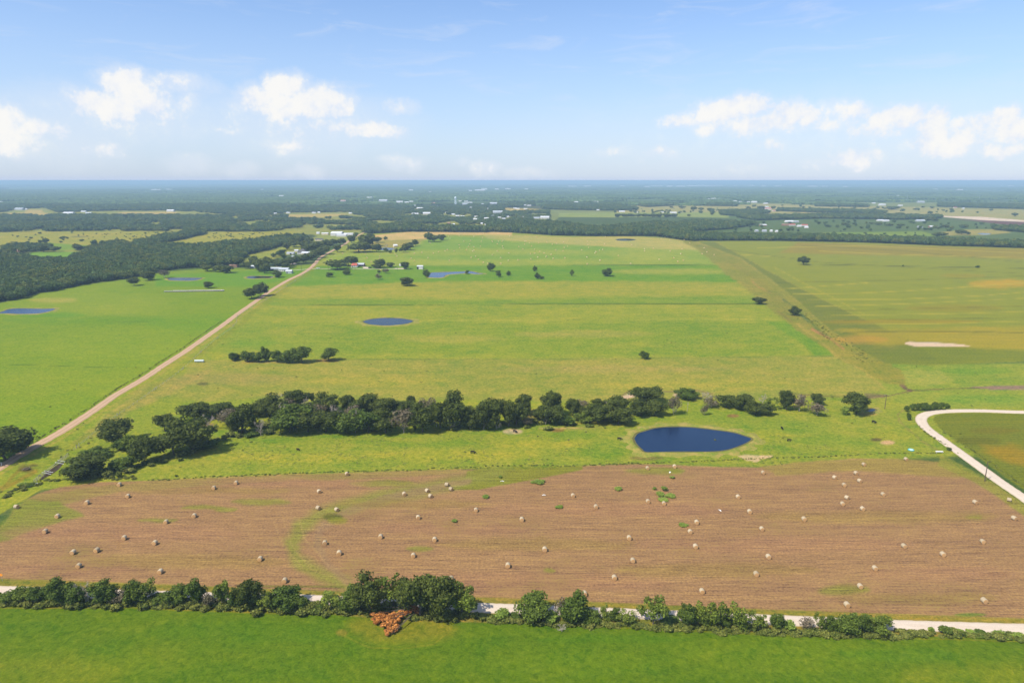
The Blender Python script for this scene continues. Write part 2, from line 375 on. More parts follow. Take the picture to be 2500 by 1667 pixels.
# brown mown field
HF = [(-900,1560),(-300,1400),(0,1292),(40,1240),(90,1204),(140,1188),(230,1178),(400,1172),(620,1163),(850,1153),(1000,1149),(1150,1146),(1300,1146),(1420,1138),(1560,1132),(1700,1137),(1850,1141),(1960,1128),(2080,1120),(2190,1120),(2310,1128),(2400,1166),(2450,1196),(2540,1260),(3300,1800),(2540,1512),(1900,1490),(1250,1460),(740,1440),(300,1424),(0,1414),(-900,1420)]
P(HF, BR, 4, 1, 3)
P([(90,1204),(400,1172),(850,1153),(1150,1146),(1100,1158),(700,1175),(300,1200),(80,1250),(0,1310),(0,1290)], (156,148,78), 6, .6, 6)
P([(-300,1400),(0,1292),(60,1215),(150,1225),(210,1260),(100,1290),(0,1320),(-300,1420)], (132,150,54), 9, .75, 9)
P([(1140,1150),(1200,1141),(1420,1138),(1420,1146),(1260,1178),(1170,1196),(1080,1195),(1140,1165)], (136,146,48), 3, .9, 3)
L([(1230,1155),(1050,1192),(900,1220),(790,1248),(730,1285),(708,1325),(725,1365),(790,1405),(850,1425)], (146,154,70), 32, 26, .8, 9)
L([(1150,1175),(950,1215),(840,1250),(775,1290),(770,1330),(800,1380),(850,1420)], (164,140,106), 16, 10, .7, 7)
for q in ([(668,1270),(690,1330),(740,1385)], [(690,1265),(712,1330),(762,1390),(850,1420)], [(730,1262),(740,1310),(800,1380)]): L(q, (200,172,116), 2.2, 3.5, .45, 2)
E(812,1262,24,8,(96,106,40),.85,3); E(822,1270,24,8,(140,146,44),.7,3)
for q in ((500,1240,60,5),(390,1270,50,5),(560,1245,30,5),(1010,1342,34,6),(640,1226,70,8),(2380,1260,22,6),(1340,1392,16,5),(2060,1440,60,12),(1600,1150,70,8),(930,1180,90,8),(1640,1148,30,5)):
    E(*q, (140,150,58), .7, 9)
P([(1860,1140),(1960,1127),(2190,1119),(2310,1126),(2390,1160),(2330,1165),(2100,1150),(1900,1160)], (158,152,66), 7, .6, 6)
P([(2300,1110),(2400,1160),(2460,1200),(2560,1270),(2540,1285),(2440,1215),(2380,1178),(2290,1135)], (150,156,62), 3, .8, 3)
for q in ((300,1300,300,22),(1250,1420,400,20),(1900,1330,350,20),(1500,1240,300,18),(700,1180,200,10),(2300,1400,200,20),(150,1390,200,14),(1100,1290,200,14)): E(*q, (174,136,106), .45, 12)
for q in ((450,1370,250,18),(1750,1390,250,16),(2150,1260,300,16),(1300,1330,250,16),(500,1200,200,8),(2250,1460,200,14),(1000,1230,200,10)): E(*q, (160,140,80), .5, 12)
# verges and foreground pasture
VG = [(-900,1418),(0,1412),(300,1422),(740,1440),(1250,1459),(1900,1488),(2540,1510),(3300,1535),(3300,1580),(2540,1560),(2100,1550),(1800,1541),(1500,1526),(1250,1518),(1000,1518),(800,1498),(620,1492),(480,1486),(300,1480),(120,1482),(0,1479),(-900,1480)]
P(VG, (150,144,62), 3, 1, 2)
L([(0,1421),(300,1428),(600,1436)], (118,134,44), 4, 4, .6, 2); L([(625,1430),(840,1432)], (106,126,36), 4, 3, .7, 2)
L([(1250,1466),(1900,1497),(2180,1506),(2540,1516)], (160,156,52), 2.5, 2.5, .8, 1); E(2370,1500,40,4,(110,150,46),.8,3)
NP = [(-900,1480),(0,1479),(120,1482),(300,1480),(480,1486),(620,1492),(800,1498),(1000,1518),(1250,1518),(1500,1526),(1800,1541),(2100,1550),(2540,1560),(3300,1580),(3300,2600),(-900,2600)]
P(NP, FG, 3, 1, 3)
L([(-100,1482),(120,1484),(300,1482),(480,1489),(620,1494),(800,1500)], (158,146,46), 2.5, 3, .7, 2)
L([(1500,1531),(1800,1545),(2100,1555),(2540,1566)], (150,144,46), 2.5, 3, .6, 2)
E(560,1540,200,25,(92,134,26),.5,12); E(100,1640,200,40,(128,146,34),.6,14); E(980,1536,140,34,(146,146,44),.75,10); E(330,1620,150,30,(120,146,30),.5,12)
E(1900,1600,250,40,(118,148,30),.5,14); E(2400,1650,200,30,(136,152,36),.6,12); E(1400,1620,200,30,(112,146,28),.5,12); E(700,1560,120,12,(96,136,26),.5,8); E(2200,1600,150,16,(92,140,30),.4,8); E(1500,1560,200,10,(90,136,26),.5,6)
L([(830,1550),(900,1580),(980,1584),(1060,1572),(1095,1545),(1090,1530)], (168,158,52), 2, 3, .5, 2); E(830,1545,14,8,(176,150,70),.5,3)
# dirt-road sides
L([(772,648),(700,693),(630,743),(515,828),(360,935),(165,1062),(10,1152),(-300,1320)], (172,166,74), 5, 4, .7, 2)
L([(760,660),(640,745),(520,845),(400,925),(250,1040),(100,1140),(-100,1250)], (140,152,48), 10, 8, .5, 4)
L([(-100,1200),(10,1190),(90,1150),(50,1145),(0,1195)], (150,124,50), 8, 6, .6, 4)
for q in ((64,1143,16,10),(85,1135,10,4)): E(*q, (96,88,52), .7, 3)
# dark soil and litter under the woods
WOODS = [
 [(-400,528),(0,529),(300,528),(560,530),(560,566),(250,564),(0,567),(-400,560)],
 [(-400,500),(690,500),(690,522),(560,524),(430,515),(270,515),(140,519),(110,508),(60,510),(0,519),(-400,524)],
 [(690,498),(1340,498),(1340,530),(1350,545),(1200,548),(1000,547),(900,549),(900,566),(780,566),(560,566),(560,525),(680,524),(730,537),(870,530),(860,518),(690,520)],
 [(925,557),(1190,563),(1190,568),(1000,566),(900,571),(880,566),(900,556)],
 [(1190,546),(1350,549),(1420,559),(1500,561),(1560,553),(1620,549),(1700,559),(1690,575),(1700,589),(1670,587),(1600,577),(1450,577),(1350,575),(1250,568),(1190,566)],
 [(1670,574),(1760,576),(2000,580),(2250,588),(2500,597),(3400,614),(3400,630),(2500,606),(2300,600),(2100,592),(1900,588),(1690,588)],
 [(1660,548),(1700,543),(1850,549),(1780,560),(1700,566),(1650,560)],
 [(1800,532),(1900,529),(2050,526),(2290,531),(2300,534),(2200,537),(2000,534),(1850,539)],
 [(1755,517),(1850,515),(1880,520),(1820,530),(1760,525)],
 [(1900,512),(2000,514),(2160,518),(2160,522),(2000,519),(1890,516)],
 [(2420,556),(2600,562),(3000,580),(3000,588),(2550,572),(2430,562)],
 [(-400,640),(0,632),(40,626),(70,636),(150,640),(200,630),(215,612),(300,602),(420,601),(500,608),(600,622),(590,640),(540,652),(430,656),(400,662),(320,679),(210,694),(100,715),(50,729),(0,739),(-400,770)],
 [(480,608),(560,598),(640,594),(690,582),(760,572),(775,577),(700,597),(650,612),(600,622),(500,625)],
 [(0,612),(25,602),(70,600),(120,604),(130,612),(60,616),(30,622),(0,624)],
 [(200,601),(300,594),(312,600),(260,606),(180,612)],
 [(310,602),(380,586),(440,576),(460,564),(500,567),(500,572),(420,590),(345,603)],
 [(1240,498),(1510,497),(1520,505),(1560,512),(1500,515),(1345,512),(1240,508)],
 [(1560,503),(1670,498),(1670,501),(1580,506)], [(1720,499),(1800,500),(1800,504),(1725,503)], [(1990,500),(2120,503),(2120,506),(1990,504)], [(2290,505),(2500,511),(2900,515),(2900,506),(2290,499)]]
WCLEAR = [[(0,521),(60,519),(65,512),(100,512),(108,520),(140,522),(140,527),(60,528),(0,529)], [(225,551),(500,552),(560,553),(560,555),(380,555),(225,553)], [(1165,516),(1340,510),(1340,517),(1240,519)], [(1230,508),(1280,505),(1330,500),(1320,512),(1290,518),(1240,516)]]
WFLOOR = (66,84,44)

# ------------------------------------------------------------------ the ground: a fan of cells around the drone, cut into fields
az = np.concatenate([np.linspace(-80, -42, 14, endpoint=False), np.linspace(-42, 42, 780), np.linspace(42, 80, 15)[1:]])
TA = np.tan(np.radians(az))
ypx = np.concatenate([np.linspace(443.6, 470, 44, endpoint=False), np.linspace(470, 620, 130, endpoint=False), np.linspace(620, 1700, 400)])
v_ = (ypx-CY)/F; Yr = (cp-v_*sp)*H/(sp+v_*cp)
Yr = np.concatenate([Yr, np.array([85, 65, 45, 25, 8, 1.0])])
gx = (Yr[:, None]*TA[None, :]); gy = np.repeat(Yr[:, None], len(TA), 1)
nr, nc = gx.shape
vx = gx.ravel(); vy = gy.ravel()
ppx, ppy = topix(vx, vy, 0.0)
nzA = fbm(vx/23, vy/23, 3)-.5; nzB = fbm(vx/23+50, vy/23, 9)-.5; nzC = fbm(vx/5, vy/5, 21)-.5; nzD = fbm(vx/5+9, vy/5, 33)-.5
col = np.zeros((len(vx), 3)); col[:] = [c*K for c in lin((92,118,60))]
far = fbm(vx/900, vy/260, 77)
col[:] = col*(0.55+1.1*far[:, None])
def apply_paint(ops):
    for op in ops:
        kind, pts, c, fe, a, jit = op[:6]; w = op[6] if kind == 'l' else 0
        A = np.array(pts, float); m = fe+w+jit*1.5+2
        sel = np.nonzero((ppx > A[:, 0].min()-m) & (ppx < A[:, 0].max()+m) & (ppy > A[:, 1].min()-m) & (ppy < A[:, 1].max()+m))[0]
        if not len(sel): continue
        x = ppx[sel]; y = ppy[sel]
        if jit:
            x = x+(nzA[sel]*2.2+nzC[sel])*jit*2; y = y+(nzB[sel]*1.2+nzD[sel]*.8)*jit
        d = segdist(x, y, pts, kind == 'p')
        if kind == 'p': sd = np.where(inpoly(x, y, pts), d, -d)
        else: sd = w/2-d
        al = np.clip(sd/max(fe, .01)+.5, 0, 1); al = al*al*(3-2*al)*a
        cc = np.array(lin(c))*K
        col[sel] = col[sel]*(1-al[:, None])+cc*al[:, None]
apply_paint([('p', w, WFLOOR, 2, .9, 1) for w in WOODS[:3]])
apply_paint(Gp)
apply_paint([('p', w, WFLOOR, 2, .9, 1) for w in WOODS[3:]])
ids = np.arange(nr*nc).reshape(nr, nc)
quads = np.stack([ids[1:, :-1], ids[1:, 1:], ids[:-1, 1:], ids[:-1, :-1]], -1).reshape(-1, 4)
qcx = (ppx[quads].mean(1)); qcy = ppy[quads].mean(1)
reg = np.zeros(len(quads), int)
for i, q in ((1, HF), (2, NP), (3, CF), (4, CC), (5, LP)): reg[inpoly(qcx, qcy, q)] = i

def ground_mat(name, style):
    m, b = newmat(name, .95, .05)
    p = geopos(); base = attr('paint')
    if style == 'grass' or style == 'left' or style == 'near':
        big = noise(mapping(p, (1, 1.2, 1)), .011, 4, .6)
        mid = noise(mapping(p, (1, 1.5, 1)), .075, 5, .68, .5)
        sm = noise(mapping(p, (1, 1, 1), (9, 4, 0), .5), .55, 5, .72, .6)
        tuft = noise(p, 1.7, 3, .65)
        k = {'grass': 1.0, 'left': .62, 'near': .75}[style]
        f1 = ((mid-.5)*5.0+(sm-.5)*5.5+(big-.5)*3.0)*k
        c = mixc(f1.ss(0, 1.0)*.75, base, mixc(1.0, base, (1.42, 1.14, 1.4), 'MULTIPLY'))
        g = (f1*-1).ss(0, 1.1)*.78
        c = mixc(g, c, mixc(1.0, base, (.58, .84, .72), 'MULTIPLY'))
        # scattered darker weeds and tussocks
        wd = noise(mapping(p, (1, 1.6, 1), (40, 3, 0)), .33, 3, .6)
        wz = noise(p, .022, 2, .5)
        c = mixc((wd.ss(.68, .75)*wz.ss(.42, .6))*(.75 if style == 'grass' else .5), c, mixc(1.0, base, (.38, .55, .6), 'MULTIPLY'))
        val = (tuft-.5)*1.0+(sm-.5)*1.0+1
        c = mixc(1.0, c, comb(val, val, val), 'MULTIPLY')
        bump(b, sm*.6+tuft*.35, .75, .5)
    elif style == 'hay':
        row = noise(mapping(p, (.022, .55, 1), (0, 0, 0), .05), 1.0, 5, .68, .25)
        row2 = noise(mapping(p, (.11, 1.8, 1), (7, 0, 0), .05), 1.0, 4, .6, .2)
        big = noise(mapping(p, (1, 1.4, 1)), .03, 4, .6)
        sm = noise(p, 1.3, 5, .72)
        row0 = noise(mapping(p, (.008, .14, 1), (3, 0, 0), .05), 1.0, 4, .6, .4)
        f1 = (row-.5)*3.0+(row2-.5)*3.0+(sm-.5)*4.0+(row0-.5)*1.2
        c = mixc(f1.ss(0, 1.0)*.95, base, mixc(1.0, base, (1.28, 1.36, 1.15), 'MULTIPLY'))
        c = mixc((f1*-1).ss(0, 1.0)*.95, c, mixc(1.0, base, (.62, .60, .76), 'MULTIPLY'))
        gr = (big-.5)*3.4+(sm-.5)*3.5+(row2-.5)*2.0
        c = mixc(gr.ss(.22, 1.0)*.6, c, mixc(1.0, base, (.72, .96, .55), 'MULTIPLY'))
        val = (sm-.5)*1.05+(row2-.5)*.7+1
        c = mixc(1.0, c, comb(val, val, val), 'MULTIPLY')
        bump(b, sm*.5+row2*.6, .8, .3)
    elif style == 'crop':
        row = noise(mapping(p, (.014, .26, 1), (0, 0, 0), -.06), 1.0, 5, .66, .3)
        mid = noise(mapping(p, (.6, 1.3, 1)), .05, 5, .66, .4)
        sm = noise(p, .8, 5, .75)
        f1 = (row-.5)*3.4+(mid-.5)*3.0+(sm-.5)*3.5
        c = mixc(f1.ss(0, 1.2)*.6, base, mixc(1.0, base, (1.42, 1.16, .9), 'MULTIPLY'))
        c = mixc((f1*-1).ss(0, 1.2)*.65, c, mixc(1.0, base, (.62, .72, .9), 'MULTIPLY'))
        xx, yy, zz = xyz(p)
        rows = (yy*2.2+noise(p, .02, 2)*18)._m('SINE')*.08+1
        val = ((sm-.5)*1.3+1)*rows
        c = mixc(1.0, c, comb(val, val, val), 'MULTIPLY')
        bump(b, sm, .9, .6)
    setc(b, c); return m
G_names = ['ground', 'hay_field', 'near_pasture', 'crop_field', 'corner_crop_field', 'left_pasture']
G_mats = [ground_mat('pasture_grass', 'grass'), ground_mat('mown_stubble', 'hay'), ground_mat('near_grass', 'near'), ground_mat('crop_rows', 'crop'), None, ground_mat('left_grass', 'left')]
G_mats[4] = G_mats[3]
for i, nm in enumerate(G_names):
    q = quads[reg == i]; u, inv = np.unique(q, return_inverse=True); inv = inv.reshape(q.shape)
    V = np.stack([vx[u], vy[u], np.zeros(len(u))], -1)
    me = mesh_np(nm, V, inv, [G_mats[i]])
    ca = me.color_attributes.new('paint', 'FLOAT_COLOR', 'POINT')
    ca.data.foreach_set('color', np.concatenate([col[u], np.ones((len(u), 1))], 1).astype(np.float32).ravel())
    tag(obj(nm, me), kind='structure')
# plain land behind and beside the drone, a little lower
m, b = newmat('back_grass', .95, .05); setc(b, mixc(noise(geopos(), .03, 4), tuple(c*K for c in lin((120,150,50))), tuple(c*K for c in lin((90,125,50)))))
mb = MB(); mb.face([(-20000, -20000, -.6), (20000, -20000, -.6), (20000, 40, -.6), (-20000, 40, -.6)])
tag(obj('ground_behind', mb.mesh('ground_behind', [m])), kind='structure')

# ------------------------------------------------------------------ haze
m = bpy.data.materials.new('haze_air'); m.use_nodes = True; X.nt = m.node_tree
m.node_tree.nodes.clear(); mo = m.node_tree.nodes.new('ShaderNodeOutputMaterial'); pv = m.node_tree.nodes.new('ShaderNodeVolumePrincipled')
pv.inputs['Color'].default_value = (.50, .73, .90, 1); pv.inputs['Density'].default_value = HAZE = 1.3e-4
pv.inputs['Anisotropy'].default_value = 0.0
m.node_tree.links.new(pv.outputs[0], mo.inputs['Volume'])
mb = MB(); mb.box(-62000, 62000, -2500, 67000, -2.0, H+.8)
hz = obj('haze', mb.mesh('haze', [m])); tag(hz, kind='stuff')

# ------------------------------------------------------------------ roads
def cr(pts, n=10):
    P_ = [Vector((*p, 0)) if len(p) == 2 else Vector(p) for p in pts]; out = []
    P_ = [P_[0]*2-P_[1]]+P_+[P_[-1]*2-P_[-2]]
    for i in range(1, len(P_)-2):
        a, b_, c, d = P_[i-1:i+3]
        for k in range(n):
            t = k/n
            out.append(.5*((2*b_)+(c-a)*t+(2*a-5*b_+4*c-d)*t*t+(3*b_-a-3*c+d)*t**3))
    out.append(P_[-2]); return out
def ribbon(name, px, wid, mat, z=.06, n=10, jit=.25, kind='structure', cols=7, crown=.10):
    pts = cr([at(*p) for p in px], n); V = []; Q = []; UV = []
    s = 0
    for i, p in enumerate(pts):
        d = (pts[min(i+1, len(pts)-1)]-pts[max(i-1, 0)]).normalized(); nn = Vector((-d.y, d.x, 0))
        if i: s += (p-pts[i-1]).length
        w = wid if not callable(wid) else wid(i/len(pts))
        for k in range(cols):
            f = k/(cols-1)*2-1; e = (random.uniform(-jit, jit) if abs(f) == 1 else 0)
            q = p+nn*(f*w/2+e); V.append((q.x, q.y, z+crown*(1-f*f)+(-.04 if abs(f) == 1 else 0))); UV.append((f, s))
        if i:
            for k in range(cols-1): b0 = (i-1)*cols+k; Q.append((b0, b0+1, b0+cols+1, b0+cols))
    me = mesh_np(name, V, Q, [mat], smooth=True)
    at_ = me.attributes.new('along', 'FLOAT_VECTOR', 'POINT'); at_.data.foreach_set('vector', np.array([(u, v, 0) for u, v in UV], np.float32).ravel())
    return tag(obj(name, me), kind=kind)
def gravel(name, c1, c2, tracks, tc_):
    m, b = newmat(name, .95, .1); p = geopos(); al = xyz(attr('along', 'Vector'))
    n1 = noise(p, .25, 5, .7); n2 = noise(p, 2.2, 4, .7)
    c = mixc(n1.ss(.3, .7), [q*K for q in lin(c1)], [q*K for q in lin(c2)])
    # two worn wheel lines
    u = al[0]._m('ABSOLUTE'); tr = ((u-.42)._m('ABSOLUTE')).ss(.22, .05)
    c = mixc(tr*tracks*(n1*.6+.6), c, [q*K for q in lin(tc_)])
    ed = (u+(n1-.5)*.5+(n2-.5)*.35).ss(.78, 1.0)
    c = mixc(ed*.7, c, [q*K for q in lin((178, 168, 108))])
    val = (n2-.5)*.35+1; c = mixc(1.0, c, comb(val, val, val), 'MULTIPLY'); bump(b, n2, .5, .08)
    setc(b, c); return m
m_dirt = gravel('pink_dirt', (202,174,146), (214,188,162), .7, (234,212,188))
m_white = gravel('white_caliche', (234,226,216), (244,238,230), .4, (252,248,242))
DIRT = [(-200,1262),(-80,1190),(0,1141),(70,1098),(149,1053.5),(221,1007),(286,962),(350,924.6),(399,892),(452,858),(505,821),(549,790),(578,768),(625,735),(660,710.5),(699,686.5),(737,668),(758,654.6),(770,642),(783,628),(808,614),(840,597),(855,586),(870,577),(884,570),(895,565)]
ribbon('dirt_road', DIRT, 5.6, m_dirt)
HR = [(-300,1432),(-100,1437),(0,1441),(160,1447),(400,1453),(560,1458),(760,1463),(960,1473),(1180,1483),(1430,1493),(1630,1501),(1900,1513),(2180,1525),(2500,1535),(2700,1541),(3000,1552)]
ribbon('white_gravel_road', HR, 4.9, m_white, n=24, jit=.12)
WR = [(2700,1010),(2564,1006.5),(2500,1006),(2460,1005),(2407,1003),(2354,1002.6),(2308,1004),(2275,1007.5),(2257,1013),(2249,1021),(2251,1032),(2263,1046),(2290,1066),(2327,1093),(2367,1122),(2407,1151),(2447,1180),(2500,1216),(2600,1288),(2720,1380)]
ribbon('curved_gravel_road', WR, 5.4, m_white, n=16, jit=.12)
ribbon('driveway', [(762,656.5),(800,656.2),(840,656.6),(900,657),(950,656.8),(985,656.5),(1000,656)], 3.0, m_white, z=.08, jit=.15)
ribbon('driveway', [(703,660.5),(720,659.5),(740,658),(752,657)], 3.0, m_white, z=.08, jit=.15)
mb = MB(); pts = [at(*q, z=.12) for q in ((884,652),(893,651.5),(900,652.5),(902,655.5),(888,655.2))]; mb.face(pts)
pts = [at(*q, z=.12) for q in ((962,655.2),(985,654.6),(990,656),(966,657))]; mb.face(pts)
me = mb.mesh('gravel_yard', [m_white]); tag(obj('gravel_yard', me), kind='structure')
mb = MB(); mb.face([at(*q, z=.12) for q in ((700,643),(722,642),(726,645),(704,646))])
tag(obj('gravel_yard', mb.mesh('gravel_yard', [m_white])), kind='structure')

# ------------------------------------------------------------------ ponds with low banks
def water(name, c, rough=.09):
    m, b = newmat(name, rough, .5); b.inputs['IOR'].default_value = 1.33; setc(b, c)
    p = geopos(); bump(b, noise(mapping(p, (1, 1.8, 1)), .9, 3, .6)+noise(p, 3.1, 2)*.4, .6, .10); return m
def dull(m, v): m.node_tree.nodes['Principled BSDF'].inputs['Specular IOR Level'].default_value = v; return m
m_w1 = water('pond_water_dark', (.003, .014, .045)); m_w2 = water('pond_water', (.006, .015, .03), .14); m_w3 = water('pond_water_blue', (.004, .022, .07), .12)
dull(m_w2, .22); dull(m_w3, .28)
m_bank, b = newmat('pond_bank', .95, .05)
p = geopos(); n1 = noise(p, .18, 4, .7); n2 = noise(p, 1.2, 4, .7)
setc(b, mixc((n1*.6+n2*.4).ss(.38, .62), [q*K for q in lin((190,178,104))], [q*K for q in lin((132,160,60))])); bump(b, n2, .6, .3)
m_mud, b = newmat('wet_mud', .8, .2); setc(b, mixc(noise(geopos(), .8, 3), [q*K*.9 for q in lin((110,100,70))], [q*K for q in lin((128,140,62))]))
def pond(px, mat, bw=4.5, bh=.55, n=6):
    pts = cr([at(*p) for p in px]+[at(*px[0])], n)[:-1]
    cen = sum(pts, Vector())/len(pts); N = len(pts)
    area = sum(pts[i].x*pts[(i+1) % N].y-pts[(i+1) % N].x*pts[i].y for i in range(N))
    if area < 0: pts = pts[::-1]
    nrm = []
    for i in range(N):
        d = (pts[(i+1) % N]-pts[i-1]).normalized(); nrm.append(Vector((d.y, -d.x, 0)))
    mb = MB(); mb.face([(p.x, p.y, .10) for p in pts])
    w = tag(obj('pond', mb.mesh('pond', [mat])), kind='structure')
    prof = [(-.9, .10), (.25, .25), (bw*.25, bh), (bw*.5, bh*.8), (bw, .02)]
    V = []; Q = []; MI = []
    for i, p in enumerate(pts):
        j = 1+.35*math.sin(i*.9)+random.uniform(-.2, .2)
        for k, (o, z) in enumerate(prof):
            q = p+nrm[i]*(o*(j if k > 1 else 1)); V.append((q.x, q.y, z*(.8+.3*math.sin(i*.7)) if 0 < k < 4 else z))
    for i in range(N):
        for k in range(4): Q.append((i*5+k, ((i+1) % N)*5+k, ((i+1) % N)*5+k+1, i*5+k+1)); MI.append(1 if k < 1 else 0)
    tag(obj('pond_bank', mesh_np('pond_bank', V, Q, [m_bank, m_mud], MI, True)), kind='structure')
pond([(1544,1070),(1553,1058),(1570,1052),(1600,1044),(1640,1041),(1690,1042.5),(1740,1048),(1790,1055),(1818,1063),(1838,1071),(1828,1081),(1800,1093),(1770,1101),(1730,1104),(1650,1104),(1580,1105),(1563,1096),(1550,1083)], m_w1, 5, .7)
pond([(884,785),(900,780),(925,777),(950,776),(985,778),(1009,783),(1004,788),(985,792),(950,795),(910,793.5),(890,789)], m_w2, 5, .5)
pond([(-60,770),(0,762),(20,755),(50,753),(100,754),(136,754),(120,761),(90,766),(50,767),(0,766),(-50,775)], m_w3, 4, .3)
pond([(408,680),(420,678.5),(450,678),(480,678.5),(495,679),(485,683),(470,685.5),(430,685.5),(412,684)], m_w2, 3, .3)
pond([(600,678.5),(605,675.5),(615,674),(640,674.2),(668,675.5),(660,679),(640,680),(610,680.5)], m_w2, 3, .6)
pond([(1044,678),(1046,671),(1052,666),(1080,664.5),(1130,663),(1150,662.5),(1166,666),(1185,669),(1160,669.5),(1140,667.5),(1110,669.5),(1090,672),(1083,677.5),(1060,678.5)], m_w3, 3, .5)
pond([(1503,585.5),(1510,583.6),(1530,583),(1548,584.2),(1551,586),(1535,588),(1510,587.6)], m_w2, 3, .3)
pond([(2112,1003),(2124,997),(2135,997.5),(2141,1001),(2136,1005),(2124,1006.5)], m_w2, 2.5, .4)
pond([(2385,570.5),(2395,569.2),(2410,569.6),(2421,571),(2414,573.2),(2395,573.4)], m_w2, 3, .3)
pond([(915,609),(930,605.5),(950,605),(964,606.5),(960,610),(935,611.5)], m_w2, 3, .3)

# ------------------------------------------------------------------ foliage
def foliage(name, c1, c2, tr=.25, var=.35):
    m, b = newmat(name, .75, .15); p = geopos()
    oi = m.node_tree.nodes.new('ShaderNodeObjectInfo'); rnd = X(oi.outputs['Random']); lv = attr('leafv', 'Fac')
    n1 = noise(p, .35, 3, .6)
    f = (rnd*.5+lv*.5+n1*.7-.45).cl()
    c = mixc(f, c1, c2); val = (lv-.5)*var*2+1; c = mixc(1.0, c, comb(val, val, val), 'MULTIPLY'); setc(b, c)
    t = m.node_tree.nodes.new('ShaderNodeBsdfTranslucent'); m.node_tree.links.new(c.k, t.inputs[0])
    mx = m.node_tree.nodes.new('ShaderNodeMixShader'); mx.inputs[0].default_value = tr
    out = m.node_tree.nodes['Material Output']
    m.node_tree.links.new(b.outputs[0], mx.inputs[1]); m.node_tree.links.new(t.outputs[0], mx.inputs[2]); m.node_tree.links.new(mx.outputs[0], out.inputs[0])
    return m
m_oak = foliage('oak_leaves', (.052,.073,.010), (.112,.134,.022)); m_light = foliage('light_leaves', (.11,.155,.018), (.21,.25,.035))
m_mid = foliage('green_leaves', (.058,.095,.011), (.13,.175,.024)); m_grey = foliage('sparse_grey_leaves', (.11,.10,.05), (.22,.17,.11))
m_rust = foliage('rust_leaves', (.32,.12,.025), (.62,.28,.075), .2, .5); m_weed = foliage('weed_leaves', (.07,.11,.02), (.19,.20,.045))
m_fresh = foliage('fresh_bush_leaves', (.15,.22,.03), (.28,.35,.055))
m_dead, b = newmat('dead_wood', .9, .1); setc(b, mixc(noise(geopos(), 2.0, 3), (.20,.165,.14), (.40,.35,.30)))
m_bark, b = newmat('bark', .95, .1); setc(b, mixc(noise(geopos(), 2.0, 3), (.06,.048,.036), (.15,.12,.095)))
def ico(sub):
    import bmesh
    bm = bmesh.new(); bmesh.ops.create_icosphere(bm, subdivisions=sub, radius=1)
    V = np.array([v.co[:] for v in bm.verts]); Q = np.array([[v.index for v in f.verts] for f in bm.faces]); bm.free(); return V, Q
ICO1 = ico(1); ICO2 = ico(2)
def leaves(cen, nrm, size, rs):
    n = len(cen); r = rs.normal(size=(n, 3)); nn = nrm*.9+r*.75; nn /= np.linalg.norm(nn, axis=1)[:, None]
    t = np.cross(nn, rs.normal(size=(n, 3))); t /= np.linalg.norm(t, axis=1)[:, None]; bt = np.cross(nn, t)
    s = size*(.6+.8*rs.rand(n))[:, None]; a = .55+.5*rs.rand(n)[:, None]
    V = np.stack([cen-t*s, cen-bt*s*a+nn*s*.15, cen+t*s, cen+bt*s*a-nn*s*.15], 1).reshape(-1, 3)
    return V, np.arange(n*4).reshape(n, 4)
def crown(name, seed, nl, nleaf, ls, mat, zlo=.14, lr=(.15,.25), spread=(.33,.33,.30), zc=.56, core=.8, sparse=0.):
    rs = np.random.RandomState(seed); Vs = []; Qs = []; LV = []; base = 0
    lobes = []
    while len(lobes) < nl:
        d = rs.normal(size=3); d /= np.linalg.norm(d); rr = rs.rand()**.45
        c = np.array([0, 0, zc])+d*rr*np.array(spread)
        r = rs.uniform(*lr)
        if c[2]-r*.9 < zlo: c[2] = zlo+r*.9
        if c[2]+r > 1.0: c[2] = 1.0-r
        lobes.append((c, r))
    for c, r in lobes:
        k = int(nleaf/nl*(r/np.mean(lr))**2)
        d = rs.normal(size=(k, 3)); d[:, 2] += .25; d /= np.linalg.norm(d, axis=1)[:, None]
        w = 1+.22*np.sin(d[:, 0]*5+seed)*np.cos(d[:, 1]*6+c[0]*9)
        cen = c+d*r*(w*(.82+.26*rs.rand(k)))[:, None]
        V, Q = leaves(cen, d, ls, rs); Vs.append(V); Qs.append(Q+base); base += len(V); LV.append(rs.rand(k))
        if core:
            V, Q = ICO1; jj = 1+.25*rs.rand(len(V))[:, None]-.12
            V = c+V*r*core*jj; Vs.append(V); Q4 = np.concatenate([Q, Q[:, 2:]], 1)
            Qs.append(None); Qs[-1] = (Q+base); base += len(V); LV.append(np.full(len(Q), .4)*(0.6+.8*rs.rand(len(Q))))
    V = np.concatenate(Vs); faces = []
    for k in (0, 1): lo, hi = np.percentile(V[:, k], [1, 99]); V[:, k] = (V[:, k]-(lo+hi)/2)/(hi-lo)
    V[:, 2] *= 1/np.percentile(V[:, 2], 99.5)
    loops = []; starts = []; tot = 0; k = 0
    for q in Qs:
        m_, n_ = q.shape; loops.append(q.ravel()); starts.append(tot+np.arange(0, m_*n_, n_)); tot += m_*n_
    loops = np.concatenate(loops).astype(np.int32); starts = np.concatenate(starts).astype(np.int32)
    me = bpy.data.meshes.new(name); me.vertices.add(len(V)); me.vertices.foreach_set('co', V.astype(np.float32).ravel())
    me.loops.add(len(loops)); me.loops.foreach_set('vertex_index', loops); me.polygons.add(len(starts)); me.polygons.foreach_set('loop_start', starts)
    me.materials.append(mat); me.update(); me.validate()
    a = me.attributes.new('leafv', 'FLOAT', 'FACE'); lv = np.concatenate(LV).astype(np.float32)
    a.data.foreach_set('value', lv[:len(me.polygons)]); return me
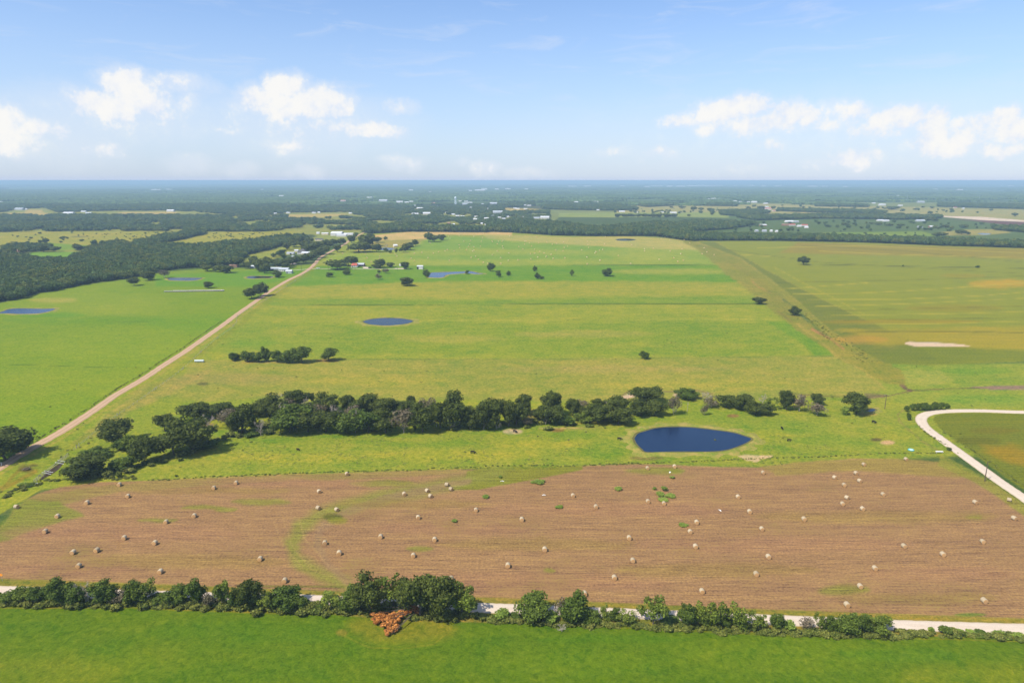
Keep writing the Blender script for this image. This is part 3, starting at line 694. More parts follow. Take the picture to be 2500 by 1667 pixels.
def trunk(name, seed, mat, h=.55, r0=.034, nb=5, spread=.3, top=.8, lean=.05, twig=0):
    rs = random.Random(seed); mb = MB()
    p = Vector((0, 0, 0)); pts = [p]
    for k in range(3): p = p+Vector((rs.uniform(-lean, lean), rs.uniform(-lean, lean), h/3)); pts.append(p)
    for k in range(3): mb.tube(pts[k], pts[k+1], r0*(1-.22*k), r0*(1-.22*(k+1)), 6, 0, False)
    for i in range(nb):
        a = 2*math.pi*i/nb+rs.uniform(-.5, .5); st = pts[rs.choice([1, 2, 3])]; e = st+Vector((math.cos(a)*spread*rs.uniform(.6, 1), math.sin(a)*spread*rs.uniform(.6, 1), rs.uniform(.12, top-h)))
        m_ = (st+e)/2+Vector((0, 0, -.03)); mb.tube(st, m_, r0*.5, r0*.34, 5, 0, False); mb.tube(m_, e, r0*.34, r0*.12, 5, 0, False)
        for j in range(twig):
            s2 = m_.lerp(e, rs.uniform(0, 1)); d = Vector((rs.uniform(-1, 1), rs.uniform(-1, 1), rs.uniform(-.2, 1.3)))*.13
            e2 = s2+d; mb.tube(s2, e2, r0*.34, r0*.14, 3, 0, False)
            for q in range(3):
                s3 = s2.lerp(e2, rs.uniform(.3, 1)); mb.tube(s3, s3+Vector((rs.uniform(-1, 1), rs.uniform(-1, 1), rs.uniform(-.2, 1)))*.075, r0*.2, r0*.09, 3, 0, False)
    return mb.mesh(name, [mat])
CR = {'oak': [crown('oak_crown', 100+i, 22, 4200, .023, m_oak, .10, (.10,.19), (.36,.36,.34), core=.72) for i in range(5)],
      'mid': [crown('green_crown', 200+i, 19, 3200, .026, m_mid, .04, (.10,.19), (.35,.35,.36), .52, core=.68) for i in range(5)],
      'light': [crown('light_crown', 300+i, 15, 1500, .028, m_light, .04, (.08,.17), (.38,.38,.38), .52, core=.45) for i in range(4)],
      'grey': [crown('sparse_crown', 400+i, 12, 900, .030, m_grey, .15, (.12,.2), core=0) for i in range(3)],
      'bush': [crown('bush_crown', 500+i, 9, 1200, .045, m_mid, .0, (.2,.3), (.3,.3,.2), .5, .8) for i in range(3)],
      'lbush': [crown('light_bush_crown', 600+i, 9, 900, .05, m_fresh, .0, (.18,.28), (.3,.3,.2), .5, .7) for i in range(3)],
      'fan': [crown('small_oak_crown', 700+i, 9, 500, .055, m_oak, .12, (.17,.27), (.3,.3,.26), .56, .9) for i in range(5)]}
TR = {'bark': [trunk('trunk', i, m_bark) for i in range(4)], 'dead': [trunk('dead_trunk', 50+i, m_dead, .4, .030, 9, .42, .98, .05, 7) for i in range(4)],
      'pole': [trunk('snag_trunk', 90, m_dead, .95, .035, 3, .2, 1.05, .02, 1)]}
SHR = {'oak': 'bark', 'mid': 'bark', 'light': 'bark', 'fan': 'bark'}
NAMES = {'oak': 'oak_tree', 'mid': 'green_tree', 'light': 'light_green_tree', 'grey': 'thinning_tree', 'bush': 'bush', 'lbush': 'bush', 'dead': 'dead_tree', 'pole': 'dead_tree', 'fan': 'oak_tree'}
TREES = []
def tree(px, base, top, w, kind, label=None, cat=None, group=None, d=None):
    """a plant whose outline stands at photo column px, between rows top and base, w wide"""
    if group and group.startswith('bushes on the stubble'): w *= .8; top = base-(base-top)*.7
    r = max(w, 1)/2*depth(px, base)/F*(.95 if group and group.startswith('hedgerow') else 1)
    y0 = at(px, base).y+(r*.35 if kind not in ('dead', 'pole') else 0)
    v = (top-CY)/F; dep = math.atan2(sp+v*cp, cp-v*sp)
    z = H-y0*math.tan(dep); hh = max(z, .6)
    for _ in range(4): b2 = hh/2; hh = max(.5, z-(math.sqrt(b2*b2+(r*math.tan(dep))**2)-b2))
    x = (px-CX)/F*depth(px, base)
    rt = bpy.data.objects.new(NAMES[kind], None); C.objects.link(rt); rt.location = (x, y0, 0); rt.rotation_euler[2] = random.uniform(0, 6.28)
    q = random.randrange(99); ww = 2*r*1.06
    if kind in CR: 
        c = obj('crown', CR[kind][q % len(CR[kind])], rt); c.scale = (ww, ww*random.uniform(.85, 1.1), hh*1.03)
    if kind == 'grey': t = obj('trunk', TR['dead'][q % 4], rt); t.scale = (ww*.8, ww*.8, hh*.9)
    elif kind == 'dead': t = obj('trunk', TR['dead'][q % 4], rt); t.scale = (ww, ww, hh)
    elif kind == 'pole': t = obj('trunk', TR['pole'][0], rt); t.scale = (ww*1.5, ww*1.5, hh)
    else: t = obj('trunk', TR['bark'][q % 4], rt); t.scale = (ww*.9, ww*.9, hh*.9)
    if cat is None: cat = 'bush' if 'bush' in kind else 'tree'
    tag(rt, label, cat, group); TREES.append((rt, px, base, kind, w, base-top)); return rt
def small(h): return 'small' if h < 22 else ('tall' if h > 70 else 'medium-sized')
LOOK = {'oak': 'dark green oak with a dense round crown', 'mid': 'green tree with a full crown', 'light': 'light green tree with a loose crown', 'grey': 'thinning greyish tree with bare twigs', 'bush': 'dark green bush',
        'lbush': 'light green bush', 'dead': 'bare dead tree with pale branches', 'pole': 'bare pale dead trunk', 'fan': 'dark oak'}
def grove(rows, where, group):
    """rows: (px, base, top, w, kind); labels by kind, place and order from the left"""
    by = {}
    for r_ in rows: by.setdefault(r_[4], []).append(r_)
    for k, rr in by.items():
        rr.sort(key=lambda q: q[0])
        for i, (px, ba, tp, w, kk) in enumerate(rr):
            lk = LOOK[k]
            n_ = len(rr); o_ = nth(i, n_)
            lab = (lk+' '+where) if n_ == 1 else o_+' the '+{'oak': 'dark oaks', 'mid': 'full green trees', 'light': 'loose light green trees', 'grey': 'thin greyish trees', 'bush': 'dark green bushes', 'lbush': 'light green bushes', 'dead': 'bare dead trees', 'pole': 'bare dead trunks', 'fan': 'dark oaks'}[k]+' '+where
            tree(px, ba, tp, w, k, lab, group=group)
HEDGE = [(25,1471,1433,50,'mid'),(60,1472,1430,42,'mid'),(100,1473,1427,48,'mid'),(142,1476,1410,58,'mid'),(185,1479,1425,50,'mid'),(212,1475,1408,40,'dead'),(250,1477,1416,60,'mid'),(290,1476,1434,50,'grey'),(325,1476,1419,42,'mid'),
 (352,1474,1416,54,'light'),(390,1475,1446,42,'mid'),(430,1478,1427,50,'mid'),(478,1481,1410,46,'mid'),(508,1484,1446,40,'grey'),(540,1485,1416,40,'light'),(572,1487,1440,40,'mid'),(602,1489,1414,58,'oak'),(645,1488,1440,42,'mid'),
 (686,1489,1426,74,'mid'),(727,1488,1451,42,'mid'),(780,1488,1469,28,'bush'),(815,1492,1442,56,'light'),(852,1496,1432,52,'mid'),(900,1503,1402,76,'oak'),(960,1490,1402,58,'light'),(1022,1516,1398,100,'oak'),(1078,1513,1403,86,'oak'),
 (1130,1509,1424,70,'light'),(1225,1512,1485,32,'lbush'),(1258,1511,1493,26,'bush'),(1300,1517,1448,76,'mid'),(1346,1520,1491,38,'lbush'),(1400,1523,1446,68,'mid'),(1375,1516,1460,34,'grey'),(1442,1521,1486,48,'mid'),(1480,1516,1477,28,'light'),(1501,1517,1483,25,'mid'),
 (1532,1523,1484,46,'light'),(1596,1529,1459,60,'light'),(1645,1529,1510,58,'bush'),(1682,1530,1468,46,'mid'),(1716,1531,1467,50,'light'),(1746,1532,1462,46,'light'),(1772,1530,1500,30,'mid'),(1802,1537,1470,50,'light'),(1846,1538,1490,44,'mid'),
 (1897,1538,1492,34,'mid'),(1926,1537,1510,38,'lbush'),(1970,1538,1502,34,'grey'),(1998,1543,1494,26,'light'),(2027,1545,1502,36,'mid'),(2070,1548,1494,60,'mid'),(2112,1546,1500,34,'mid'),(2142,1547,1493,64,'mid'),(2273,1545,1529,13,'lbush'),(2312,1549,1525,28,'bush'),
 (2349,1548,1539,26,'lbush'),(2382,1551,1537,30,'lbush'),(2405,1554,1537,36,'bush'),(2450,1556,1544,40,'lbush'),(2490,1558,1546,34,'lbush')]
HEDGE = [(a, b_, c+(b_-c)*.04, d, ('light' if (k == 'mid' and i % 4 == 1) else k)) for i, (a, b_, c, d, k) in enumerate(HEDGE)]
grove(HEDGE, 'in the hedgerow below the white road', 'hedgerow trees along the white gravel road')
GULLY = [(2,1128,1052,96,'oak'),(52,1102,1064,42,'oak'),(278,1086,1026,70,'oak'),(300,1100,1067,46,'mid'),(325,1110,1063,52,'light'),(350,1134,1072,52,'oak'),(230,1118,1091,58,'mid'),(200,1170,1112,84,'oak'),(293,1150,1113,54,'mid'),
 (400,1056,1012,42,'oak'),(418,1115,1050,88,'oak'),(462,1110,1022,92,'oak'),(502,1096,1074,42,'bush'),(470,1032,985,62,'oak'),(512,1022,984,60,'oak'),(548,1024,985,50,'oak'),(508,1052,1005,46,'dead'),(552,1042,1000,48,'grey'),(586,1064,988,64,'oak'),(612,1066,1050,34,'bush')]
grove(GULLY, 'at the left end of the creek', 'trees at the left end of the creek')
BELT = [(637,1063,1014,36,'dead'),(640,1016,974,60,'oak'),(666,1026,966,54,'oak'),(676,992,953,46,'dead'),(722,1000,953,52,'oak'),(760,985,959,15,'oak'),(748,1000,968,44,'dead'),(703,1060,988,88,'mid'),(748,1058,996,72,'oak'),(795,1014,962,62,'oak'),(792,1058,1004,68,'oak'),
 (835,986,969,16,'oak'),(852,1010,967,34,'oak'),(888,1014,961,62,'oak'),(815,1004,984,46,'dead'),(846,1060,1003,60,'mid'),(868,1056,1000,30,'dead'),(897,1059,1002,64,'mid'),(936,1020,972,60,'oak'),(940,1060,1001,62,'oak'),(980,1014,978,54,'oak'),(984,1060,1000,58,'grey'),
 (1003,992,966,22,'oak'),(1040,1006,973,38,'grey'),(1030,1058,988,64,'oak'),(1100,1050,963,76,'oak'),(1074,1048,984,50,'oak'),(1146,1050,992,50,'oak'),(1190,1050,977,60,'oak'),(1213,1048,1012,32,'dead'),(1241,1044,977,50,'oak'),(702,1006,968,46,'grey'),(770,1030,985,44,'grey'),(860,1040,990,40,'grey'),(915,1050,1008,44,'grey'),(1010,1050,1000,40,'grey'),(1065,1044,990,40,'grey'),(1120,1040,992,44,'grey'),(690,1030,985,40,'dead'),(812,1030,990,44,'dead'),(930,1048,1005,40,'dead'),(1100,1050,1000,40,'dead'),(1180,1048,1003,38,'dead'),
 (1260,1041,988,54,'oak'),(1279,1014,966,36,'oak'),(1286,1041,1015,28,'grey'),(1345,1018,955,48,'oak'),(1342,1038,990,60,'oak'),(1313,1026,1002,22,'oak'),(1332,1036,1006,26,'dead'),(1384,1040,1014,34,'bush')]
grove(BELT, 'in the dense creek belt', 'trees in the dense creek belt')
BELT2 = [(1398,1017,974,30,'oak'),(1423,1002,976,26,'grey'),(1408,1018,988,36,'oak'),(1425,1033,1003,42,'light'),(1461,1000,971,30,'oak'),(1460,1034,990,54,'oak'),(1505,1012,971,54,'oak'),(1490,1008,980,30,'dead'),(1510,1038,993,60,'oak'),
 (1580,986,944,68,'oak'),(1566,1017,978,50,'oak'),(1601,1016,980,46,'oak'),(1645,1014,968,30,'grey'),(1678,1004,978,10,'pole'),(1720,1014,990,18,'grey'),(1680,975,949,50,'mid'),(1725,976,953,34,'dead'),(1738,996,970,36,'grey'),(1776,996,965,44,'oak'),(1815,1002,964,46,'oak'),
 (1862,984,960,22,'dead'),(1846,1014,980,40,'oak'),(1872,1014,984,34,'oak'),(1886,1000,970,30,'light'),(1922,1002,954,32,'oak'),(1953,1006,961,34,'grey'),(1998,990,962,30,'oak'),(1997,1016,984,40,'grey'),(2096,1013,964,58,'oak'),(2064,1013,992,17,'lbush')]
grove(BELT2, 'in the creek belt behind the pond', 'trees in the open part of the creek belt')
CURVE = [(2215,1006,990,11,'bush'),(2219,1026,1008,10,'bush'),(2228,1003,985,13,'bush'),(2240,1003,984,13,'bush'),(2252,1003,983,14,'bush'),(2263,1003,984,14,'bush'),(2274,1002,988,12,'bush'),(2284,1001,981,15,'bush'),(2298,1001,982,13,'bush'),(2312,998,985,11,'bush'),(2318,1101,1092,9,'bush')]
grove(CURVE, 'beside the bend of the white road', 'bushes at the bend of the white road')
STUB = [(1318,1180,1164,34,'lbush'),(1303,1180,1170,18,'lbush'),(1510,1197,1184,20,'lbush'),(1598,1196,1185,11,'lbush'),(1622,1198,1181,17,'lbush'),(1612,1210,1196,26,'lbush'),(1636,1214,1200,28,'lbush'),(1620,1222,1210,28,'lbush'),(1641,1168,1158,14,'lbush'),(1365,1240,1229,20,'lbush'),
 (1670,1284,1274,26,'lbush'),(1110,1275,1263,17,'lbush'),(1186,1216,1204,18,'lbush'),(1222,1167,1158,10,'lbush'),(72,1187,1174,26,'bush'),(52,1186,1173,24,'lbush'),(430,1164,1156,8,'bush'),(62,1148,1136,22,'grey'),(1388,1075,1071,6,'grey')]
grove(STUB, 'standing on or beside the brown stubble field', 'bushes on the stubble field')
ROW = [(572,881,860,25,'mid'),(604,884,857,34,'mid'),(632,885,860,26,'mid'),(649,884,847,20,'mid'),(676,885,856,32,'mid'),(705,887,851,36,'mid'),(736,887,847,36,'mid')]
grove(ROW, 'in the short row in the middle pasture', 'row of trees in the middle pasture')
ONE = [(802,882,850,34,'mid','round green tree standing alone right of the short tree row'),(1574,877,858,21,'mid','small tree alone in the lower middle pasture'),(1855,743,726,28,'oak','low dark spreading tree beside the crop field edge'),(1942,771,749,24,'oak','dark leaning tree at the crop field corner ditch'),
 (1963,647,627,24,'oak','single dark tree standing in the big crop field'),(2387,654,648,9,'bush','tiny dark bush far right in the crop field'),(2205,651,647,5,'bush','tiniest dark bush in the middle of the crop field'),
 (993,699,677,30,'oak','spreading dark oak below the white barn'),(804,677,665,16,'mid','small round tree in the green pasture right of the dirt road'),(845,671,657,18,'mid','small leaning tree below the red and white house'),(924,683,668,17,'grey','thin brownish tree below the driveway'),
 (925,666,659,7,'mid','tiny tree just below the driveway'),(941,668,656,16,'grey','brownish tree between two yellow machines'),(1041,678,659,16,'mid','tree at the left tip of the blue pond'),(1140,669,660,9,'mid','round bush on the far bank of the blue pond'),
 (676,678,660,20,'mid','small tree in front of the grey farm sheds'),(325,698,677,25,'oak','lone oak at the edge of the left woods'),(360,685,663,28,'oak','oak at the corner of the left woods'),(400,679,659,22,'grey','brownish tree beside the grey pond'),(507,704,688,22,'oak','small oak beside the long row of bales'),
 (635,724,692,32,'oak','taller of the two dark oaks beside the dirt road'),(611,730,705,34,'oak','lower of the two dark oaks beside the dirt road'),
 (1198,663,642,17,'mid','tallest of the three small trees right of the blue pond'),(1217,677,661,12,'mid','narrow tree nearest the viewer right of the blue pond'),(1241,673,662,12,'mid','low round tree right of the blue pond'),(1306,663,649,10,'mid','narrow tree at the left of the pasture centre'),
 (1312,681,666,15,'mid','tree with a low bush at its foot'),(1323,682,674,9,'bush','low bush at the foot of a small tree'),(1396,675,659,9,'mid','narrow upright tree alone in the green pasture'),(1483,675,655,24,'mid','broad tree standing alone in the green pasture')]
for px, ba, tp, w, k, lab in ONE: tree(px, ba, tp, w, k, lab, group='scattered pasture trees')
FARM = [(822,659,636,44,'fan'),(850,650,627,40,'fan'),(927,654,633,26,'fan'),(918,656,645,18,'fan'),(953,653,641,19,'fan'),(989,658,640,20,'fan'),(875,617,592,52,'fan'),(897,602,574,44,'fan'),(918,616,596,24,'fan'),(921,593,579,22,'fan'),(904,590,571,22,'fan'),
 (941,586,577,9,'mid'),(943,606,594,14,'dead'),(953,618,610,8,'mid'),(967,617,606,7,'mid'),(942,616,606,10,'mid'),(984,617,602,18,'fan'),(994,611,595,26,'fan'),(1000,604,592,18,'fan'),(1014,601,585,16,'fan'),(1046,591,569,22,'fan'),(1060,591,575,26,'fan'),(1078,587,573,20,'fan'),
 (858,594,575,16,'fan'),(868,582,568,11,'mid'),(824,616,598,18,'fan')]
grove(FARM, 'around the farm right of the dirt road', 'farm trees right of the dirt road')
FARM2 = [(535,664,646,30,'fan'),(552,667,648,28,'fan'),(505,663,645,26,'fan'),(632,664,633,30,'fan'),(645,668,644,24,'fan'),(600,657,640,20,'fan'),(575,652,630,30,'fan'),(620,650,626,26,'fan'),(655,648,628,28,'fan'),(670,650,632,24,'fan'),(690,655,634,34,'fan'),(700,650,630,24,'fan'),(685,626,610,22,'mid'),
 (668,628,618,12,'mid'),(693,634,620,12,'mid'),(712,646,628,22,'fan'),(728,645,624,24,'fan'),(745,643,620,26,'fan'),(760,636,616,26,'fan'),(775,630,608,26,'fan'),(790,622,600,26,'fan'),(752,618,596,34,'fan'),(775,612,590,34,'fan'),(740,608,588,30,'fan'),(795,606,586,30,'fan'),(812,600,584,24,'fan'),(832,598,582,20,'fan'),
 (718,604,586,26,'fan'),(700,610,592,20,'fan'),(755,592,580,20,'fan'),(700,588,569,16,'fan')]
grove(FARM2, 'around the farms left of the dirt road', 'farm trees left of the dirt road')
FAR = [(1828,511,504,9,'fan'),(1841,506,500,10,'fan'),(1860,512,503,18,'fan'),(1888,511,503,10,'fan'),(1666,510,503,16,'fan'),(1694,515,505,16,'fan'),(1711,515,507,12,'fan'),(1732,515,508,10,'fan'),(1738,525,519,8,'fan'),(1682,529,523,8,'fan'),(1639,508,504,8,'fan'),
 (2023,516,509,14,'fan'),(2048,516,510,16,'fan'),(2082,515,508,10,'fan'),(2065,551,544,15,'fan'),(2128,548,543,10,'fan'),(2145,550,543,17,'fan'),(2173,552,546,17,'fan'),(2200,552,547,18,'fan'),(2180,512,504,34,'fan'),(2238,514,508,12,'fan'),(2254,508,503,7,'fan'),(2276,510,504,9,'fan'),(2272,522,516,10,'fan'),(2195,528,519,16,'fan'),
 (2324,515,509,9,'fan'),(2420,515,510,9,'fan'),(2478,529,520,13,'fan'),(2270,541,531,22,'fan'),(2284,542,532,14,'fan'),(2310,557,548,16,'fan'),(2355,557,548,18,'fan'),(2385,558,553,5,'fan'),(2407,558,554,5,'fan'),(2350,573,561,24,'fan'),(2365,573,567,10,'fan'),(2297,579,567,30,'fan'),(2290,560,555,9,'fan'),(2318,565,560,10,'fan'),
 (45,600,592,28,'fan'),(82,600,592,20,'fan'),(110,596,582,16,'fan'),(97,595,586,8,'fan'),(55,618,605,22,'fan'),(104,616,598,24,'fan'),(133,615,602,22,'fan'),(78,616,608,16,'fan'),(30,620,606,14,'fan'),(8,618,606,14,'fan'),(188,612,596,20,'fan'),(240,612,596,36,'fan'),(275,608,594,36,'fan'),(215,608,600,16,'fan'),(198,589,584,10,'mid'),(420,578,567,34,'fan'),(398,586,578,14,'fan')]
FAR += [(1508+i*17,531,522,15+(i % 3)*2,'fan') for i in range(9)]
grove(FAR, 'in the open fields beyond the pastures', 'far field trees')

# ------------------------------------------------------------------ round hay bales
m_straw, b = newmat('bale_side', .9, .1); p = geopos(); n1 = noise(p, 6, 4, .7); oi = m_straw.node_tree.nodes.new('ShaderNodeObjectInfo')
setc(b, mixc((n1*.7+X(oi.outputs['Random'])*.5-.1).cl(), (.30,.235,.145), (.49,.405,.27))); bump(b, n1, .5, .05)
m_bend, b = newmat('bale_end', .9, .1); p = geopos(); setc(b, mixc(noise(p, 5, 4, .7), (.36,.20,.08), (.66,.42,.19))); bump(b, noise(p, 5, 4), .5, .05)
RB, LB = .73, 1.36
def bale_mesh():
    n = 22; V = []; Q = []; prof = [(-LB/2, .93), (-LB/2+.08, 1.0), (-.25, 1.01), (.25, 1.0), (LB/2-.08, 1.0), (LB/2, .93)]
    for (y, s) in prof:
        for i in range(n):
            t = 2*math.pi*i/n; r = RB*s*(1+.012*math.sin(5*t+y*3)); z = RB*.97+r*math.sin(t)
            V.append((r*math.cos(t)*1.02, y, max(z, 0.0)))
    for k in range(5):
        for i in range(n): Q.append((k*n+i, (k+1)*n+i, (k+1)*n+(i+1) % n, k*n+(i+1) % n))
    body = mesh_np('bale_side', V, Q, [m_straw], smooth=True)
    mbe = MB()
    for k, y in ((0, -LB/2), (5, LB/2)):
        c = (0, y+(.03 if y > 0 else -.03), RB*.97)
        for i in range(n):
            a = V[k*n+i]; b_ = V[k*n+(i+1) % n]; mbe.face([c, a, b_] if y < 0 else [c, b_, a])
    ends = [MB(), MB()]
    for j in (0, 1):
        ends[j].v = mbe.v[j*n*3:(j+1)*n*3]; ends[j].f = [[i*3, i*3+1, i*3+2] for i in range(n)]; ends[j].m = [0]*n
    return body, [e.mesh('bale_end', [m_bend]) for e in ends]
BB, BE = bale_mesh()
def bale(px, py, rot=0, sc=1.0):
    """px, py: centre of the bale in the photo"""
    p = at(px, py, RB*sc); o = obj('hay_bale', BB, None, (p.x, p.y, 0), rot, (sc, sc, sc))
    for e in BE: obj('end_face', e, o)
    return o
NB = [(40,1236,1.35),(140,1259,0),(212,1226,0),(291,1182,.0),(312,1210,0),(405,1273,0),(474,1258,.1),(522,1190,.05),(576,1178,.1),(110,1296,0),(303,1312,0),(378,1324,0),(178,1347,0),(236,1342,0),(192,1380,0),(391,1394,0),(635,1363,.0),(695,1416,0),
 (779,1199,.5),(777,1239,1.1),(822,1243,.9),(847,1156,.5),(793,1324,.15),(828,1349,.15),(929,1309,0),(1009,1355,0),(1061,1316,0),(1101,1412,0),(987,1205,.4),(1021,1262,.15),(1043,1197,.7),(1051,1210,.7),(1091,1182,1.3),(1101,1193,.9),(1162,1244,0),(1240,1379,0),(1274,1267,0),(1330,1340,0),(1500,1409,0),(1427,1448,0),
 (1399,1209,.1),(1455,1236,.1),(1536,1312,0),(1545,1367,0),(1581,1142,.1),(1647,1138,0),(1582,1223,.1),(1621,1228,0),(1685,1297,0),(1701,1274,0),(1698,1333,0),(1714,1442,0),(1802,1212,.1),(1830,1248,0),(1860,1290,0),(1863,1153,.1),(1876,1358,0),(1846,1400,0),(1963,1266,0),
 (2038,1165,.2),(2061,1183,0),(2090,1154,.2),(2099,1173,.2),(2109,1133,.2),(2068,1214,.4),(2057,1229,0),(2106,1241,0),(2156,1206,0),(2212,1120,.2),(2207,1332,0),(2302,1352,0),(2381,1225,.2),(2464,1219,1.0),(2476,1264,.2),(2399,1321,0),(2136,1386,0),(2100,1430,0),(2068,1475,0),(2403,1465,0)]
def label_bands(items, nb, fmt):
    """items (obj, px, py): nb bands from the nearest, each numbered from the left"""
    items.sort(key=lambda q: -q[2]); n = len(items); out = []
    for b_ in range(nb):
        g = sorted(items[b_*n//nb:(b_+1)*n//nb], key=lambda q: q[1])
        for i, (o, x, y) in enumerate(g): o['label'] = fmt(nth(i, len(g)), b_)
BANDS = ['nearest the hedgerow road', 'second row up from hedgerow road', 'third row up from hedgerow road', 'across the brown field middle', 'above the brown field middle', 'near the brown field top', 'along the brown field top']
items = []
for px, py, r_ in NB:
    o = bale(px, py, r_+random.uniform(-.08, .08), random.uniform(.97, 1.05)); tag(o, None, 'hay bale', 'round hay bales on the brown field'); items.append((o, px, py))
label_bands(items, 7, lambda o, b_: o+' the pale bales '+BANDS[b_])
def zz(ox, oy, s, pts): return [(ox+x/s, oy+y/s) for x, y in pts]
FB = zz(1000,430,4.704,[(456,670),(450,693),(463,716),(568,680),(740,693),(837,708),(625,750),(701,741),(823,749),(945,743),(953,755),(1020,747),(1073,735),(1062,750),(1008,777),(570,790),(691,782),(677,811),(577,824),(735,812),(813,805),(1066,804),(1075,828),(653,845),(741,851),(725,862),(512,858),(433,845),(405,860),(333,870),(272,885),(138,877),(55,887),(212,937),(15,943),(55,972),(457,970),(706,934),(760,921),(791,957),(845,990),(900,1003),(951,903),(1010,858),(1046,939),(1046,1004),(1142,883),(1135,968),(1246,962),
 (1253,811),(1300,838),(1325,750),(1340,748),(1377,769),(1320,782),(1400,803),(1436,842),(1436,884),(1389,891),(1395,950),(1472,930),(1493,866),(1543,884),(1570,924),(1483,767),(1575,762),(1640,783),(1687,775),(1627,900),(1650,946),(1677,847),(1762,856),(1775,820),(1814,806),(1770,756),(1782,938),(1975,847),(2037,930),(2040,1008),(2047,789),(2056,820),(2040,750),(2130,885),(2141,868),(2180,851),(2219,843),(2188,966),(2240,780),(2250,697),(1455,697),(1150,690),(115,770),(235,768)])
FB += zz(1500,430,4.704,[(45,912),(188,1005),(347,835),(347,860),(448,830),(515,955),(643,859),(681,938),(728,980),(765,892),(792,965),(780,838),(736,720),(801,730),(583,700),(500,718),(540,718),(866,770),(1033,824),(1063,871),(1006,892),(1144,902),(640,733),(200,790)])
FB += zz(500,430,4.704,[(1458,952),(1583,887),(1846,892),(1862,937),(2008,922),(2005,950),(2190,898),(2205,918),(1912,985)])
FB += zz(840,560,8.4,[(1765,278),(1550,288),(1055,512),(1082,548)])
m_bright, b = newmat('fresh_bale', .9, .1); setc(b, mixc(noise(geopos(), 4, 4), (.55,.47,.27), (.80,.70,.45)))
BB0 = BB; BB = BB0.copy(); BB.materials.clear(); BB.materials.append(m_bright)
items = []
for px, py in FB:
    o = bale(px, py, random.uniform(-.5, .5), random.uniform(1.1, 1.3)); tag(o, None, 'hay bale', 'round hay bales on the far green meadow'); items.append((o, px, py))
FBN = ['%s strip up the far green meadow' % q for q in ORD[:9]]
label_bands(items, 9, lambda o, b_: o+' the tiny bales in '+FBN[b_])
# long double row of stored bales
m_pale, b = newmat('weathered_bale', .9, .1); setc(b, mixc(noise(geopos(), 4, 4), (.50,.48,.40), (.78,.75,.66)))
BB = BB0; BBp = BB.copy(); BBp.materials.clear(); BBp.materials.append(m_pale)
a0 = at(402, 711.5, RB); a1 = at(548, 709.5, RB); Ld = (a1-a0).length; nbr = int(Ld/1.72); kk = 0
for row in (0, 1):
    for i in range(nbr-(row*5)):
        q = a0.lerp(a1, (i+row*5)/nbr)
        o = obj('hay_bale', BBp, None, (q.x, q.y+row*1.75+random.uniform(-.12, .12), 0), random.uniform(-.05, .05), (1.03, 1.05, 1.05))
        tag(o, '%s the weathered bales in %s line of the long stack' % (nth(i, nbr-row*5), ('near', 'back')[row]), 'hay bale', 'weathered bales stored in a long row')

# ------------------------------------------------------------------ scattered plants too many to count: points carrying copies of a real crown
def scatter(name, pts, sizes, sources, kind='stuff', label=None, rot=None):
    """pts (n,3), sizes (n,3); sources: objects whose geometry is copied onto the points"""
    me = bpy.data.meshes.new(name); me.vertices.add(len(pts)); me.vertices.foreach_set('co', np.asarray(pts, np.float32).ravel())
    a = me.attributes.new('size', 'FLOAT_VECTOR', 'POINT'); a.data.foreach_set('vector', np.asarray(sizes, np.float32).ravel())
    a = me.attributes.new('turn', 'FLOAT_VECTOR', 'POINT'); t = np.zeros((len(pts), 3), np.float32); t[:, 2] = R.rand(len(pts))*6.28 if rot is None else rot; a.data.foreach_set('vector', t.ravel())
    a = me.attributes.new('pick', 'INT', 'POINT'); a.data.foreach_set('value', R.randint(0, len(sources), len(pts)).astype(np.int32))
    me.update(); o = obj(name, me); tag(o, label, kind=kind)
    g = bpy.data.node_groups.new(name+'_nodes', 'GeometryNodeTree'); g.interface.new_socket('Geometry', in_out='INPUT', socket_type='NodeSocketGeometry'); g.interface.new_socket('Geometry', in_out='OUTPUT', socket_type='NodeSocketGeometry')
    N = g.nodes; Lk = g.links; i_ = N.new('NodeGroupInput'); o_ = N.new('NodeGroupOutput'); ip = N.new('GeometryNodeInstanceOnPoints'); gi = N.new('GeometryNodeGeometryToInstance'); 
    for s_ in sources:
        oi = N.new('GeometryNodeObjectInfo'); oi.inputs['Object'].default_value = s_; oi.transform_space = 'ORIGINAL'; Lk.new(oi.outputs['Geometry'], gi.inputs[0])
    def at_(nm, dt):
        n = N.new('GeometryNodeInputNamedAttribute'); n.data_type = dt; n.inputs['Name'].default_value = nm; return n.outputs['Attribute']
    Lk.new(i_.outputs[0], ip.inputs['Points']); Lk.new(gi.outputs[0], ip.inputs['Instance']); ip.inputs['Pick Instance'].default_value = True
    Lk.new(at_('pick', 'INT'), ip.inputs['Instance Index']); Lk.new(at_('size', 'FLOAT_VECTOR'), ip.inputs['Scale'])
    er = N.new('FunctionNodeEulerToRotation'); Lk.new(at_('turn', 'FLOAT_VECTOR'), er.inputs[0]); Lk.new(er.outputs[0], ip.inputs['Rotation'])
    Lk.new(ip.outputs[0], o_.inputs[0])
    md = o.modifiers.new('copies', 'NODES'); md.node_group = g; return o
def crown_obj(kind, which=0):
    for rt, *_ in TREES:
        for c in rt.children:
            if c.data == CR[kind][which]: return c
    return None
def sources(kind):
    r_ = [crown_obj(kind, i) for i in range(len(CR[kind]))]
    return [q for q in r_ if q]
